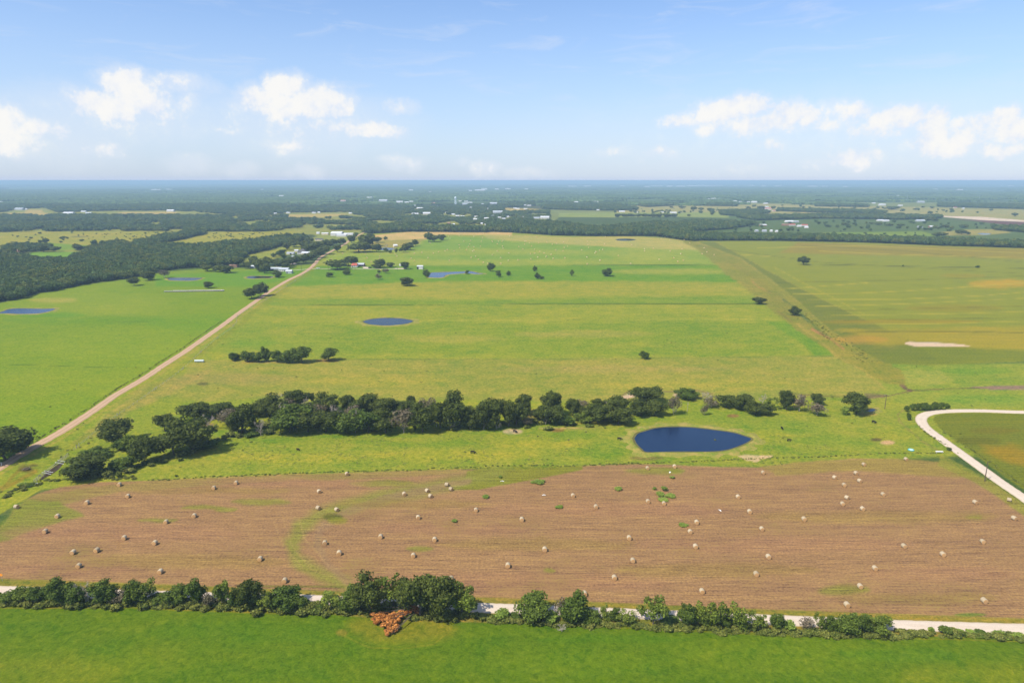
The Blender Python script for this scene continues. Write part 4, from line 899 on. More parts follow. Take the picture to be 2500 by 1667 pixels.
# prototypes standing at the far edge of the woods, copied over the woods
m_wood = foliage('wood_leaves', (.042,.076,.016), (.110,.160,.036), .15)
m_woodl = foliage('wood_light_leaves', (.08,.11,.016), (.17,.19,.035), .15)
WC = [crown('wood_crown', 800+i, 9, 620, .055, m_wood if i < 5 else m_woodl, .0, (.2,.3), (.28,.28,.24), .52, .8) for i in range(7)]
wsrc = []
for i, c in enumerate(WC):
    p = at(8+i*11, 565.5); o = obj('oak_tree', c, None, (p.x, p.y, 0), i, (11, 11, 10)); wsrc.append(o)
    tag(o, nth(i, 7)+' the front oaks at the far wood behind the left yellow field', 'tree', 'front oaks of the far left wood')
BLD = []   # filled below: px, py, metres of clear ground in front
FARH = """45 513 20 g;62 512 8 w;165 524 23 w;203 518 12 w;215 522 14 w;105 492 5 w;4 494 8 w;73 492 4 w;415 517 17 w;340 492 8 w;3 618 8 w;20 620 8 w;43 617 9 b;86 612 10 r;
538 498 7 w;553 498 11 w;686 480 11 w;713 500 6 w;730 499 10 w;671 523 7 w;703 521 9 w;717 513 5 w;766 521 9 w;778 520 6 w;781 488 5 w;837 492 12 p;817 494 5 w;887 486 8 w;903 485 15 w;905 490 9 w;855 522 7 w;905 523 7 w;935 492 20 g;975 495 15 w;993 495 10 w;
1004 493 9 w;1058 497 9 p;1010 503 10 g;1025 511 15 y;1013 524 16 w;1042 524 20 w;1108 525 11 w;1117 529 9 y;1129 530 9 w;1162 531 8 w;1162 537 13 w;1188 535 13 w;1220 533 10 w;1203 529 7 w;1215 521 24 g;1123 492 7 w;1138 493 9 w;1137 500 17 g;1148 496 10 w;1180 499 9 g;1205 499 19 g;1281 502 9 w;1292 503 9 w;1257 510 7 w;1264 511 9 y;1283 511 9 y;1193 511 6 w;1276 532 7 w;1310 534 15 g;1330 534 21 w;1308 541 10 w;1107 550 6 w;1176 548 5 w;1186 550 5 w;
1148 467 8 w;1172 467 24 w;1182 463 14 w;1213 463 9 w;1240 463 13 w;1398 456 20 w;1434 456 18 w;1285 463 8 w;1405 496 13 y;1455 495 12 y;1460 514 7 w;1096 547 7 b;1230 536 8 w;1240 531 6 w;1090 521 5 w;1060 513 6 w;1150 508 6 w;1070 506 5 w;
1604 455 27 w;1580 457 12 w;1635 456 15 w;1662 456 20 w;1690 455 26 w;1712 454 22 w;1735 455 24 w;1757 454 14 w;1796 454 6 w;1835 454 14 w;1866 455 10 w;1900 455 14 w;1985 456 22 w;2015 456 12 w;1683 467 3 w;1697 467 3 w;1731 467 4 w;1740 467 4 w;1763 468 5 w;1733 487 9 w;1743 486 9 w;1753 487 7 w;1795 492 9 w;1808 494 6 w;1828 494 7 w;1842 495 13 w;1519 518 14 w;1534 494 5 w;1553 520 9 y;1617 520 7 y;1645 521 15 w;1660 520 7 y;1870 498 11 w;1872 506 10 w;1876 512 15 p;1890 516 7 r;1609 555 15 g;1864 552 16 c;1928 543 20 w;1945 543 11 g;1918 551 15 b;1935 551 15 r;1952 554 9 w;1965 552 15 r;1970 557 8 w;1848 566 7 g;1867 566 10 g;1884 566 5 w;1897 567 5 w;1966 514 5 w;1957 514 5 w;
2150 540 15 w;2164 541 15 w;2249 541 20 g;2248 556 11 g;2280 556 19 c;2155 502 15 w;2199 503 10 w;2250 495 16 g;2134 497 9 w;2333 508 7 r;2353 510 5 w;2388 497 7 w;2410 499 5 w;2418 502 6 w;2458 505 6 w;2431 487 4 w;2193 478 5 w;2138 487 3 w;2034 463 4 w;2285 464 10 w;2345 465 12 w;2350 466 5 w;2446 454 6 w;2058 518 5 r;2077 514 5 w;2118 516 4 y;2065 457 10 w;2120 453 8 w;2470 455 14 w;2500 455 12 w;380 466 22 w;412 465 14 w;1003 466 10 w;1050 470 6 w;1520 456 12 w;640 464 5 w"""
HSE = []
for t in FARH.replace('\n', '').split(';'):
    if t.strip(): a_, b_, c_, d_ = t.split(); HSE.append((float(a_), float(b_), float(c_), d_))
# clear ground where houses, sheds and roads stand
def clear_mask(X_, Y_):
    ok = np.ones(len(X_), bool)
    for (px, py, w, k) in HSE+[(1113,500,6,'w'),(722,575,40,'w'),(800,572,80,'w'),(1077,548,5,'w'),(838,566,90,'w'),(565,652,30,'w'),(860,645,60,'w'),(740,622,60,'w'),(690,650,60,'w')]:
        if py < 480: continue
        p = at(px, py); hw = w*depth(px, py)/F/2
        ok &= ~((np.abs(X_-p.x) < hw+3) & (Y_ > p.y-min(330, hw*2+max(0, p.y-900)*.085)) & (Y_ < p.y+10+hw))
    return ok
def wood_points(polys, cell, x0, x1, y0, y1, dens=1., gap=0, clear=WCLEAR):
    nx = int((x1-x0)/cell); ny = int((y1-y0)/cell)
    gx_, gy_ = np.meshgrid(np.arange(nx), np.arange(ny)); X_ = x0+(gx_.ravel()+R.rand(nx*ny)*.9)*cell; Y_ = y0+(gy_.ravel()+R.rand(nx*ny)*.9)*cell
    px, py = topix(X_, Y_, 0.); m = np.zeros(len(X_), bool)
    for w in polys: m |= inpoly(px, py, w)
    for w in clear: m &= ~inpoly(px, py, w)
    g = fbm(X_/90, Y_/90, 5, 3)
    m &= (g > gap) & (R.rand(len(X_)) < dens)
    X_, Y_ = X_[m], Y_[m]; ok = clear_mask(X_, Y_); return X_[ok], Y_[ok]
def wood(name, polys, cell, box, hgt=(7.5, 12.5), wid=(8, 13), label=None, **kw):
    X_, Y_ = wood_points(polys, cell, *box, **kw); n = len(X_)
    w = R.uniform(*wid, n); h = R.uniform(*hgt, n)*(.8+.4*fbm(X_/40, Y_/40, 8))
    return scatter(name, np.stack([X_, Y_, np.zeros(n)-.2], 1), np.stack([w, w*R.uniform(.85, 1.15, n), h], 1), wsrc, label=label)
wood('left_woods', [WOODS[11]], 8.0, (-950, -120, 600, 1330), (7, 11), (8, 13), gap=.33)
wood('diagonal_tree_belt', [WOODS[12], WOODS[15]], 8.0, (-950, -100, 900, 1800), (8, 13), (9, 14))
wood('field_side_trees', [WOODS[13], WOODS[14]], 10.0, (-1150, -350, 950, 1450), (7, 11), (8, 13), gap=.4)
wood('creek_woods', [WOODS[3], WOODS[4]], 9.5, (-480, 500, 1150, 2300), (11, 16), (10, 15))
wood('right_tree_belt', [WOODS[5]], 9.0, (200, 2300, 900, 1700), (8, 12), (9, 14))
wood('right_far_woods', WOODS[6:11]+WOODS[16:], 11.0, (-300, 3700, 1150, 3700), (8, 13), (10, 15), gap=.25)
wood('far_left_woods', [WOODS[0], WOODS[1]], 12.5, (-3200, -450, 1400, 3500), (8, 12), (12, 17), gap=.34)
wood('town_woods', [WOODS[2]], 13.0, (-1300, 280, 1350, 3550), (7, 11), (11, 16), gap=.47)
# the forest beyond, in broad patches
def patch(name, seed, mat, n=150, size=170.):
    rs = np.random.RandomState(seed); V0, Q0 = ICO1; keep = V0[:, 2] > -.6; Vs = []; Qs = []; LV = []
    for i in range(n):
        c = np.array([rs.uniform(-.5, .5)*size, rs.uniform(-.5, .5)*size, rs.uniform(3, 5)]); r = rs.uniform(6, 11)
        Vs.append(c+V0*np.array([r, r, rs.uniform(5, 8)])*(1+.2*rs.rand(len(V0))[:, None])); Qs.append(Q0+i*len(V0)); LV.append(np.full(len(Q0), rs.rand()))
    me = mesh_np(name, np.concatenate(Vs), np.concatenate(Qs), [mat]); a = me.attributes.new('leafv', 'FLOAT', 'FACE'); a.data.foreach_set('value', np.concatenate(LV).astype(np.float32)); return me
PS = []
for i in range(3):
    o = obj('forest_patch', patch('forest_patch', i, m_wood)); p = at(300+i*260, 488.5-i); o.location = (p.x, p.y, 0); tag(o, None, kind='stuff'); PS.append(o)
Yc = np.arange(3450, 23500, 150.); XY = []
for y in Yc:
    for x in np.arange(-y*.86-300, y*.86+300, 150.): XY.append((x+R.uniform(-30, 30), y+R.uniform(-30, 30)))
XY = np.array(XY); g = fbm(XY[:, 0]/1500+3, XY[:, 1]/420, 41, 3); px_, py_ = topix(XY[:, 0], XY[:, 1], 0.)
openF = [[(1720,480),(1900,490),(2100,500),(2500,508),(2900,512),(2900,500),(2400,499),(2100,494),(1900,487),(1760,478)], [(1500,487),(1640,484),(1660,490),(1540,498),(1480,498)], [(150,500),(230,499),(235,505),(160,504)], [(740,484),(880,482),(900,487),(740,488)],
 [(200,452),(500,452),(500,458),(350,462),(0,463),(0,457)], [(0,455),(250,460),(250,464),(0,466)], [(640,461),(665,460),(665,464),(640,465)], [(1150,452),(1230,451),(1240,455),(1150,455)], [(1580,452),(1760,450),(2060,453),(2500,455),(2500,459),(2060,459),(1760,458),(1560,459)],
 [(1145,464),(1250,461),(1250,468),(1145,469)], [(2020,466),(2140,465),(2140,471),(2030,470)], [(2280,463),(2420,463),(2500,470),(2300,467)], [(1380,454),(1450,454),(1450,458),(1380,458)]]
m = g > .47
for q in openF: m &= ~inpoly(px_, py_, q)
m &= ~((py_ > 488) & (g < .46) & (px_ > 700))
for (hx, hy, hw_, k_) in HSE:
    if hy < 506:
        p = at(hx, hy); hw2 = hw_*depth(hx, hy)/F/2; lg = min(1500, p.y*.06+60)
        m &= ~((np.abs(XY[:, 0]-p.x) < hw2+70) & (XY[:, 1] > p.y-lg) & (XY[:, 1] < p.y+90+hw2))
XY = XY[m]; n = len(XY)
scatter('distant_forest', np.stack([XY[:, 0], XY[:, 1], np.zeros(n)-1.5], 1), np.stack([R.uniform(.9, 1.15, n), R.uniform(.9, 1.15, n), R.uniform(.9, 1.3, n)], 1), PS)

# ------------------------------------------------------------------ undergrowth
def along(px, step, spread, off=0.):
    pts = cr([at(*q) for q in px], 8); out = []
    for a_, b_ in zip(pts[:-1], pts[1:]):
        Ls = (b_-a_).length; k = max(1, int(Ls/step)); d = (b_-a_).normalized(); nn = Vector((-d.y, d.x, 0))
        for i in range(k): q = a_.lerp(b_, (i+random.random())/k)+nn*(off+random.gauss(0, spread)); out.append((q.x, q.y, -.15))
    return np.array(out)
m_und = foliage('undergrowth_leaves', (.075,.105,.014), (.22,.22,.045), .2)
UN = [crown('undergrowth', 900+i, 7, 260, .10, m_und, .0, (.2,.3), (.32,.32,.2), .45, .8) for i in range(3)]
us = []
for i, (x_, y_) in enumerate(((1175,1512),(1160,1508),(768,1487))):
    p = at(x_, y_); o = obj('bush', UN[i], None, (p.x, p.y, 0), 0, (2.4, 2.4, 1.6)); us.append(o)
    tag(o, ['low weedy bush just right of the big dark hedgerow oaks', 'lowest weedy bush under the right edge of the hedgerow oaks', 'low weedy bush in the gap left of the hedgerow oaks'][i], 'bush', 'low hedgerow bushes')
def under(name, pts, w, h):
    n = len(pts); ww = R.uniform(*w, n); scatter(name, pts, np.stack([ww, ww*R.uniform(.7, 1.2, n), R.uniform(*h, n)], 1), us)
HB = [(-60,1475),(60,1475),(200,1479),(350,1477),(480,1483),(620,1490),(740,1489),(860,1495),(960,1497),(1060,1508),(1140,1508)]
under('hedge_undergrowth', np.concatenate([along(HB, .8, 1.0), along([(a, b-8) for a, b in HB], .9, .8)]), (1.6, 3.4), (.8, 2.3))
HB2 = [(1190,1512),(1260,1513),(1340,1520),(1440,1523),(1520,1524),(1600,1530),(1700,1533),(1800,1538),(1900,1542),(2010,1547),(2100,1550),(2180,1550)]
under('hedge_undergrowth', np.concatenate([along(HB2, .8, .6), along([(a, b+4) for a, b in HB2], 1.3, .6)]), (1.3, 2.8), (.5, 1.5))
under('hedge_undergrowth', along([(2180,1546),(2300,1552),(2400,1554),(2560,1560),(2700,1566)], .8, .9), (1.2, 2.8), (.5, 1.4))
under('creek_undergrowth', np.concatenate([along([(180,1172),(300,1150),(420,1122),(520,1080),(600,1060)], 2.2, 2.2), along([(560,1040),(700,1040),(850,1035),(1000,1035),(1150,1035),(1250,1035),(1400,1030),(1520,1020)], 1.6, 5.0), along([(600,1010),(760,1000),(900,1002),(1100,1005),(1250,1010)], 2.2, 6)]), (2.0, 5.0), (1.0, 2.8))
under('fence_line_weeds', np.concatenate([along([(360,1172),(620,1160),(850,1151),(1000,1147),(1100,1142),(1300,1136),(1400,1137),(1550,1130)], 1.1, .5), along([(1500,1134),(1700,1126),(1875,1119),(2050,1113),(2160,1107),(2290,1106)], 1.3, .35),
  along([(10,1125),(140,1043),(215,997),(278,954),(340,918),(390,884),(445,850),(495,815),(540,784)], 1.3, .5, 0), along([(80,1190),(120,1150),(165,1105),(240,1065)], 1.5, 1.5),
  along([(2235,1030),(2260,1056),(2300,1080),(2340,1108)], 1.2, .4), along([(2300,1048),(2350,1083),(2430,1138),(2520,1200)], 1.4, .5)]), (.5, 1.3), (.25, .65))
under('ditch_weeds', np.concatenate([along([(1950,765),(2010,805),(2080,855),(2130,885)], 1.5, 4)]), (.8, 2.2), (.2, .7))
under('pasture_weeds', np.array([[R.uniform(-260, 330), R.uniform(300, 640), -.15] for _ in range(260)]), (.6, 1.4), (.25, .6))
gp = []
while len(gp) < 1100:
    px = R.uniform(300, 2250); py = R.uniform(1060, 1140); p = at(px, py)
    if fbm(np.array([p.x/14]), np.array([p.y/14]), 71)[0] > .5 and not inpoly(np.array([px]), np.array([py]), HF)[0] and not (1520 < px < 1860 and py < 1112): gp.append((p.x, p.y, -.12))
under('pasture_grass_clumps', np.array(gp), (.4, 1.1), (.12, .24))
under('field_edge_brush', along([(0,1215),(40,1195),(90,1180),(150,1172),(220,1165),(330,1168)], 1.0, 1.4), (.8, 2.2), (.4, 1.2))

def scrub(name, polys, n, w, h):
    out = []
    for q in polys:
        A = np.array(q, float); k = 0
        while k < n:
            x = R.uniform(A[:, 0].min(), A[:, 0].max()); y = R.uniform(A[:, 1].min(), A[:, 1].max())
            if inpoly(np.array([x]), np.array([y]), q)[0]: p = at(x, y); out.append((p.x, p.y, -.1)); k += 1
    n = len(out); ww = R.uniform(*w, n); scatter(name, np.array(out), np.stack([ww, ww, R.uniform(*h, n)], 1), wsrc[:6])
scrub('yellow_field_scrub', [[(200,568),(440,567),(400,580),(320,590),(200,586)], [(500,570),(700,569),(680,580),(560,586),(500,582)]], 55, (2, 4.5), (1, 2.6))
scrub('yellow_field_scrub', [[(20,570),(200,568),(200,590),(20,600)], [(1700,566),(2000,572),(1990,580),(1720,574)], [(1500,500),(1900,504),(1880,512),(1500,514)], [(2000,568),(2250,565),(2290,575),(2200,583),(2000,578)]], 18, (3, 8), (2, 5))
scrub('countryside_trees', [[(1900,503),(2200,508),(2400,520),(2200,524),(1900,512)], [(1500,515),(1800,514),(1800,522),(1500,522)], [(1750,548),(2100,540),(2400,548),(2400,562),(1900,568),(1750,562)]], 60, (6, 13), (5, 9))
# ------------------------------------------------------------------ buildings
def plain(name, c, rough=.8, spec=.2, nz=.12):
    m, b = newmat(name, rough, spec); n = noise(geopos(), .8, 4, .6); v = (n-.5)*nz*2+1
    setc(b, mixc(1.0, c, comb(v, v, v), 'MULTIPLY')); return m
MW = {'white': plain('white_siding', (.58,.56,.53)), 'grey': plain('grey_metal', (.38,.40,.42), .5, .4), 'cream': plain('cream_siding', (.62,.53,.38)), 'brick': plain('brown_brick', (.26,.15,.10)), 'red': plain('red_roofing', (.42,.10,.07)), 'pink': plain('pink_roofing', (.50,.20,.20)),
      'wroof': plain('white_metal_roof', (.62,.63,.64), .45, .4), 'groof': plain('grey_metal_roof', (.42,.45,.48), .45, .4), 'droof': plain('dark_shingles', (.10,.095,.09)), 'broof': plain('brown_shingles', (.30,.17,.11)), 'dark': plain('dark_opening', (.02,.02,.022)), 'glass': plain('window_glass', (.04,.05,.06), .15, .6), 'wood': plain('grey_wood', (.34,.30,.25)),
      'yellow': plain('yellow_paint', (.75,.50,.03)), 'teal': plain('teal_plastic', (.08,.42,.42)), 'tan': plain('tan_stone', (.55,.45,.32)), 'galv': plain('galvanised_tank', (.36,.43,.41), .4, .5), 'pipe': plain('white_pipe', (.70,.70,.66)), 'orange': plain('orange_sign', (.80,.30,.02)), 'black': plain('black_hide', (.015,.013,.012)), 'creos': plain('creosote_pole', (.10,.075,.055))}
def gable(mb_w, mb_r, w, d, e, r, ov=.35, hip=0.):
    """walls w (x) by d (y), eaves e, ridge along x at height e+r"""
    x, y = w/2, d/2; h = hip*x
    mb_w.face([(-x,-y,0),(x,-y,0),(x,-y,e),(-x,-y,e)]); mb_w.face([(x,y,0),(-x,y,0),(-x,y,e),(x,y,e)])
    if hip: mb_w.face([(x,-y,0),(x,y,0),(x,y,e),(x,-y,e)]); mb_w.face([(-x,y,0),(-x,-y,0),(-x,-y,e),(-x,y,e)])
    else: mb_w.face([(x,-y,0),(x,y,0),(x,y,e),(x,0,e+r),(x,-y,e)]); mb_w.face([(-x,y,0),(-x,-y,0),(-x,-y,e),(-x,0,e+r),(-x,y,e)])
    X1, Y1 = x+ov, y+ov; z0 = e-ov*r/y; t = .12
    a, b_, c, d_ = (-X1,-Y1,z0+t), (X1,-Y1,z0+t), (X1-h,0,e+r+t), (-X1+h,0,e+r+t); a2, b2 = (-X1,Y1,z0+t), (X1,Y1,z0+t)
    mb_r.face([a, b_, c, d_]); mb_r.face([b2, a2, d_, c])
    if hip: mb_r.face([b_, b2, c]); mb_r.face([a2, a, d_])
    for u_, v_ in ((a, b_), (b2, a2)): mb_r.face([(u_[0],u_[1],u_[2]-t),(v_[0],v_[1],v_[2]-t), v_, u_])
def house(px, py, wpx, d=8., e=2.8, r=1.8, wall='white', roof='groof', label='', cat='house', rz=0., doors=(), wins=(), hip=0., group=None, name='house'):
    p = at(px, py); w = wpx*depth(px, py)/F
    rt = bpy.data.objects.new(name, None); C.objects.link(rt); rt.location = (p.x, p.y+d/2, 0); rt.rotation_euler[2] = rz; tag(rt, label, cat, group)
    mw = MB(); mr = MB(); gable(mw, mr, w, d, e, r, hip=hip); obj('wall', mw.mesh('wall', [MW[wall]]), rt); obj('roof', mr.mesh('roof', [MW[roof]]), rt)
    for (fx, ww, hh) in doors:
        m_ = MB(); m_.box(fx*w-ww/2, fx*w+ww/2, -d/2-.06, -d/2+.04, .02, hh); obj('door', m_.mesh('door', [MW['dark']]), rt)
    for fx in wins:
        m_ = MB(); m_.box(fx*w-.6, fx*w+.6, -d/2-.05, -d/2+.04, 1.0, 2.1); wd = obj('window', m_.mesh('window', [MW['white']]), rt)
        m_ = MB(); m_.box(fx*w-.5, fx*w+.5, -d/2-.08, -d/2-.045, 1.1, 2.0); obj('pane', m_.mesh('pane', [MW['glass']]), wd)
    return rt
# farm at the junction, right side
house(864.5, 653, 15, 9, 3.0, 2.6, 'white', 'red', 'white house with rusty red hip roof right of the dirt road', doors=((-.2, 1, 2.1),), wins=(-.38, .1, .33), hip=.4)
house(879.5, 651, 17, 11, 3.0, 1.6, 'brick', 'groof', 'low grey metal carport wing joined to the red roofed house', 'carport', doors=((.0, 3.4, 2.4), (.32, 2.6, 2.4)), name='carport')
house(1025, 657.5, 14, 9, 4.2, .7, 'white', 'wroof', 'white metal barn standing alone left of the blue pond', 'barn', doors=((-.36, 2.4, 3.2),), name='barn')
house(977, 650.5, 3.4, 3, 2.4, .8, 'white', 'wroof', 'tiny white shed half hidden beside a round oak', 'shed', name='shed')
house(964, 603, 9, 7, 2.6, 2.0, 'cream', 'wroof', 'small white roofed hut by the muddy creek pond', 'hut', rz=.5, name='hut')
# left side, junction
house(672, 661, 26, 8, 2.9, 1.4, 'grey', 'groof', 'long grey metal shed at the left of the junction farm', 'shed', doors=((-.3, 5, 2.3),), wins=(.2,), name='shed')
house(692, 663, 22, 9, 3.0, 1.7, 'white', 'groof', 'grey roofed farmhouse at the end of the left driveway', doors=((.1, 1, 2.1),), wins=(-.35, -.1, .35))
house(705, 668, 14, 7, 3.4, 1.0, 'grey', 'wroof', 'white boxy shed nearest the dirt road junction', 'shed', doors=((-.3, 1.2, 2.2),), name='shed')
house(678, 651.5, 6, 5, 2.3, .8, 'brick', 'groof', 'small brown outbuilding under the oaks behind the grey sheds', 'shed', name='shed')
house(569, 653, 19, 10, 2.8, 1.9, 'brick', 'broof', 'brown house with a tan shingled roof under the left oaks', doors=((.0, 1, 2.1),), wins=(-.3, .3))
house(616, 655, 14, 8, 2.5, 1.1, 'grey', 'wroof', 'low white roofed shed between the dark left oaks', 'shed', name='shed')
# middle farm
house(736, 621, 20, 16, 3.6, 4.6, 'white', 'droof', 'big white house with a steep dark hip roof', doors=((.05, 1.4, 2.3),), wins=(-.35, -.15, .3), hip=.75)
house(752, 622, 32, 8, 3.0, 1.6, 'cream', 'wroof', 'long white roofed stable wing right of the dark roofed house', 'stable', doors=((-.2, 2.5, 2.3), (.25, 2.5, 2.3)), name='stable')
house(708, 621.5, 17, 9, 2.6, 1.1, 'white', 'groof', 'grey roofed shed left of the big dark roofed house', 'shed', doors=((.1, 3, 2.2),), name='shed')
house(723, 615, 9, 7, 2.6, 1.0, 'white', 'wroof', 'narrow white shed behind the dark roofed house', 'shed', name='shed')
house(716, 630, 8, 5, 2.4, .8, 'white', 'groof', 'small white garage in front of the middle farm', 'garage', name='garage')
house(705, 634, 7, 5, 2.3, .8, 'cream', 'groof', 'small pale hut lowest left of the middle farm', 'hut', name='hut')
# far farm, white complex
house(820, 576, 26, 26, 5.5, 3.0, 'white', 'wroof', 'largest white metal barn of the far roadside complex', 'barn', doors=((.1, 5, 4),), name='barn')
house(833, 578, 24, 12, 4.0, 1.5, 'white', 'wroof', 'lower white metal wing in front of the largest white barn', 'barn', name='barn')
house(850, 575, 22, 12, 3.6, 1.4, 'white', 'wroof', 'long low white shed at the right of the roadside complex', 'shed', name='shed')
house(793, 573.5, 16, 9, 3.4, 1.2, 'cream', 'wroof', 'low white shed at the left of the roadside complex', 'shed', name='shed')
house(776, 572, 7, 6, 3.4, 1.4, 'white', 'wroof', 'small white hut farthest left of the roadside complex', 'hut', name='hut')
house(778, 588, 18, 10, 2.8, 1.8, 'cream', 'droof', 'brown roofed house below the white roadside complex', wins=(-.3, .2))
# town and country houses far away
KM = {'w': ('white', 'wroof', 'white'), 'g': ('grey', 'groof', 'grey'), 'y': ('cream', 'wroof', 'cream'), 'b': ('brick', 'broof', 'brown'), 'r': ('white', 'red', 'red roofed'), 'p': ('white', 'pink', 'pink roofed'), 'c': ('brick', 'wroof', 'dark open fronted')}
def zone(px, py):
    if py < 472: return 'on the hazy horizon line'
    if px < 300: return 'in the far left woods'
    if px < 960: return 'in the woods left of the water tower'
    if px < 1110: return 'around the foot of the water tower' if py < 510 else 'below the water tower'
    if px < 1360: return 'right of the water tower'
    if px < 1700: return 'above the dark green field'
    if px < 2120: return 'in the right hand countryside'
    return 'in the far right fields'
Z = {}
for (px, py, w, k) in HSE:
    dd = depth(px, py); wm = w*dd/F; big = wm > 25; wl, rf, adj = KM[k]
    d = min(max(8, wm*.5), 40); e = 3.0 if not big else min(9, 3.5+wm*.06)
    if py < 475: e *= 1.5
    o = house(px, py+.3, w, d, e, min(d*.22, 5), wl, rf, '', 'building' if big else 'house', rz=random.uniform(-.12, .12), name='far_building' if big else 'far_house')
    Z.setdefault((adj, 'shed' if big else 'house', zone(px, py)), []).append((px, o))
for (adj, kd, z), q in Z.items():
    q.sort(key=lambda t: t[0])
    for i, (_, o) in enumerate(q):
        t_ = nth(i, len(q)); o['label'] = ('%s the tiny %s %ss %s' % (t_, adj, kd, z)) if t_ else 'only tiny %s %s %s' % (adj, kd, z)
# ------------------------------------------------------------------ water tower
p = at(1112.5, 503.5); rt = bpy.data.objects.new('water_tower', None); C.objects.link(rt); rt.location = p; tag(rt, 'tall pale water tower on thin legs rising above the town', 'water tower')
mt, b = newmat('tower_paint', .5, .4); setc(b, (.62,.72,.76))
V = []; Q = []; pr = [(0.2,32.5),(3.6,33.2),(4.9,35),(5.2,37),(5.2,39.5),(4.9,41),(3.6,42.8),(1.8,43.9),(.1,44.3)]; n = 18
for r_, z_ in pr: V += [(r_*math.cos(2*math.pi*i/n), r_*math.sin(2*math.pi*i/n), z_) for i in range(n)]
for k_ in range(len(pr)-1):
    for i in range(n): Q.append((k_*n+i, k_*n+(i+1) % n, (k_+1)*n+(i+1) % n, (k_+1)*n+i))
obj('tank', mesh_np('tank', V, Q, [mt], smooth=True), rt)
for i in range(6):
    t = 2*math.pi*i/6+.3; m_ = MB(); m_.tube((6.4*math.cos(t), 6.4*math.sin(t), 0), (4.9*math.cos(t), 4.9*math.sin(t), 36), .5, .5, 8); obj('leg', m_.mesh('leg', [mt]), rt)
m_ = MB(); m_.tube((0, 0, 0), (0, 0, 33), 1.1, 1.1, 10); obj('riser_pipe', m_.mesh('riser_pipe', [mt]), rt)
for z_, r_ in ((12, 5.9), (23, 5.45)):
    m_ = MB()
    for i in range(6):
        t = 2*math.pi*i/6+.3; t2 = t+math.pi/3; m_.tube((r_*math.cos(t), r_*math.sin(t), z_), (r_*math.cos(t2), r_*math.sin(t2), z_), .18, .18, 5)
    obj('brace_ring', m_.mesh('brace_ring', [mt]), rt)
def mini_tower(px, base, top, label):
    p = at(px, base); h = (base-top)*depth(px, base)/F; rt = bpy.data.objects.new('water_tower', None); C.objects.link(rt); rt.location = p; tag(rt, label, 'water tower')
    m_ = MB(); m_.tube((0,0,0), (0,0,h*.75), h*.05, h*.04, 8); obj('column', m_.mesh('column', [mt]), rt)
    V, Q = ICO2; obj('tank', mesh_np('tank', V*np.array([h*.2, h*.2, h*.14])+np.array([0, 0, h*.84]), Q, [mt], smooth=True), rt)
mini_tower(1229, 455, 449, 'small hazy water tower on the horizon right of the town tower'); mini_tower(1907, 453, 447, 'small hazy water tower on the right horizon'); mini_tower(2447, 455, 448.5, 'hazy white water tower on the far right horizon')
def mast(px, base, top, label):
    p = at(px, base); h = (base-top)*depth(px, base)/F; rt = bpy.data.objects.new('lattice_mast', None); C.objects.link(rt); rt.location = p; tag(rt, label, 'mast')
    w = h*.035; m_ = MB()
    for i in range(3): t = i*2.094; m_.tube((w*math.cos(t), w*math.sin(t), 0), (w*.4*math.cos(t), w*.4*math.sin(t), h), w*.28, w*.2, 4)
    for k_ in range(10):
        for i in range(3):
            t = i*2.094; t2 = t+2.094; r1 = w*(1-.6*k_/10); r2 = w*(1-.6*(k_+1)/10); m_.tube((r1*math.cos(t), r1*math.sin(t), h*k_/10), (r2*math.cos(t2), r2*math.sin(t2), h*(k_+1)/10), w*.12, w*.12, 3)
    obj('lattice', m_.mesh('lattice', [MW['galv']]), rt)
mast(2214, 489, 476, 'thin lattice mast above the far right fields'); mast(2390, 490, 477, 'thin lattice mast farthest right on the plain'); mast(1416, 482, 468, 'thin lattice mast in the centre distance'); mast(1599, 474, 462, 'thin hazy mast right of the picture centre'); mast(1810, 481, 470, 'thin mast near the right town')
# ------------------------------------------------------------------ poles
def pole(px, base, top, label, arm=True, group='wooden utility poles'):
    p = at(px, base); v = (top-CY)/F; dep = math.atan2(sp+v*cp, cp-v*sp); h = H-p.y*math.tan(dep)
    rt = bpy.data.objects.new('utility_pole', None); C.objects.link(rt); rt.location = p; tag(rt, label, 'utility pole', group)
    m_ = MB(); m_.tube((0,0,0), (0,0,h), .19, .13, 8); obj('shaft', m_.mesh('shaft', [MW['creos']]), rt)
    if arm:
        m_ = MB(); m_.box(-1.1, 1.1, -.06, .06, h-.7, h-.52); obj('crossarm', m_.mesh('crossarm', [MW['creos']]), rt)
        for x in (-1, 0, 1): m_ = MB(); m_.tube((x, 0, h-.5 if x else h), (x, 0, h-.25 if x else h+.22), .06, .05, 6); obj('insulator', m_.mesh('insulator', [MW['galv']]), rt)
pole(2404, 1174, 1126, 'wooden pole beside the curved white road', False); pole(2160, 998, 963, 'leaning guyed pole standing alone right of the creek trees', True)
for i, (px, b_, t_) in enumerate(((736,661,641),(803,664,642),(867,660,643),(970,659,645),(702,611,594))):
    pole(px, b_, t_, nth(i if i < 4 else 0, 5 if i < 4 else 5)+' the thin poles along the driveway' if i < 4 else 'thin pole in the yellow field behind the middle farm')
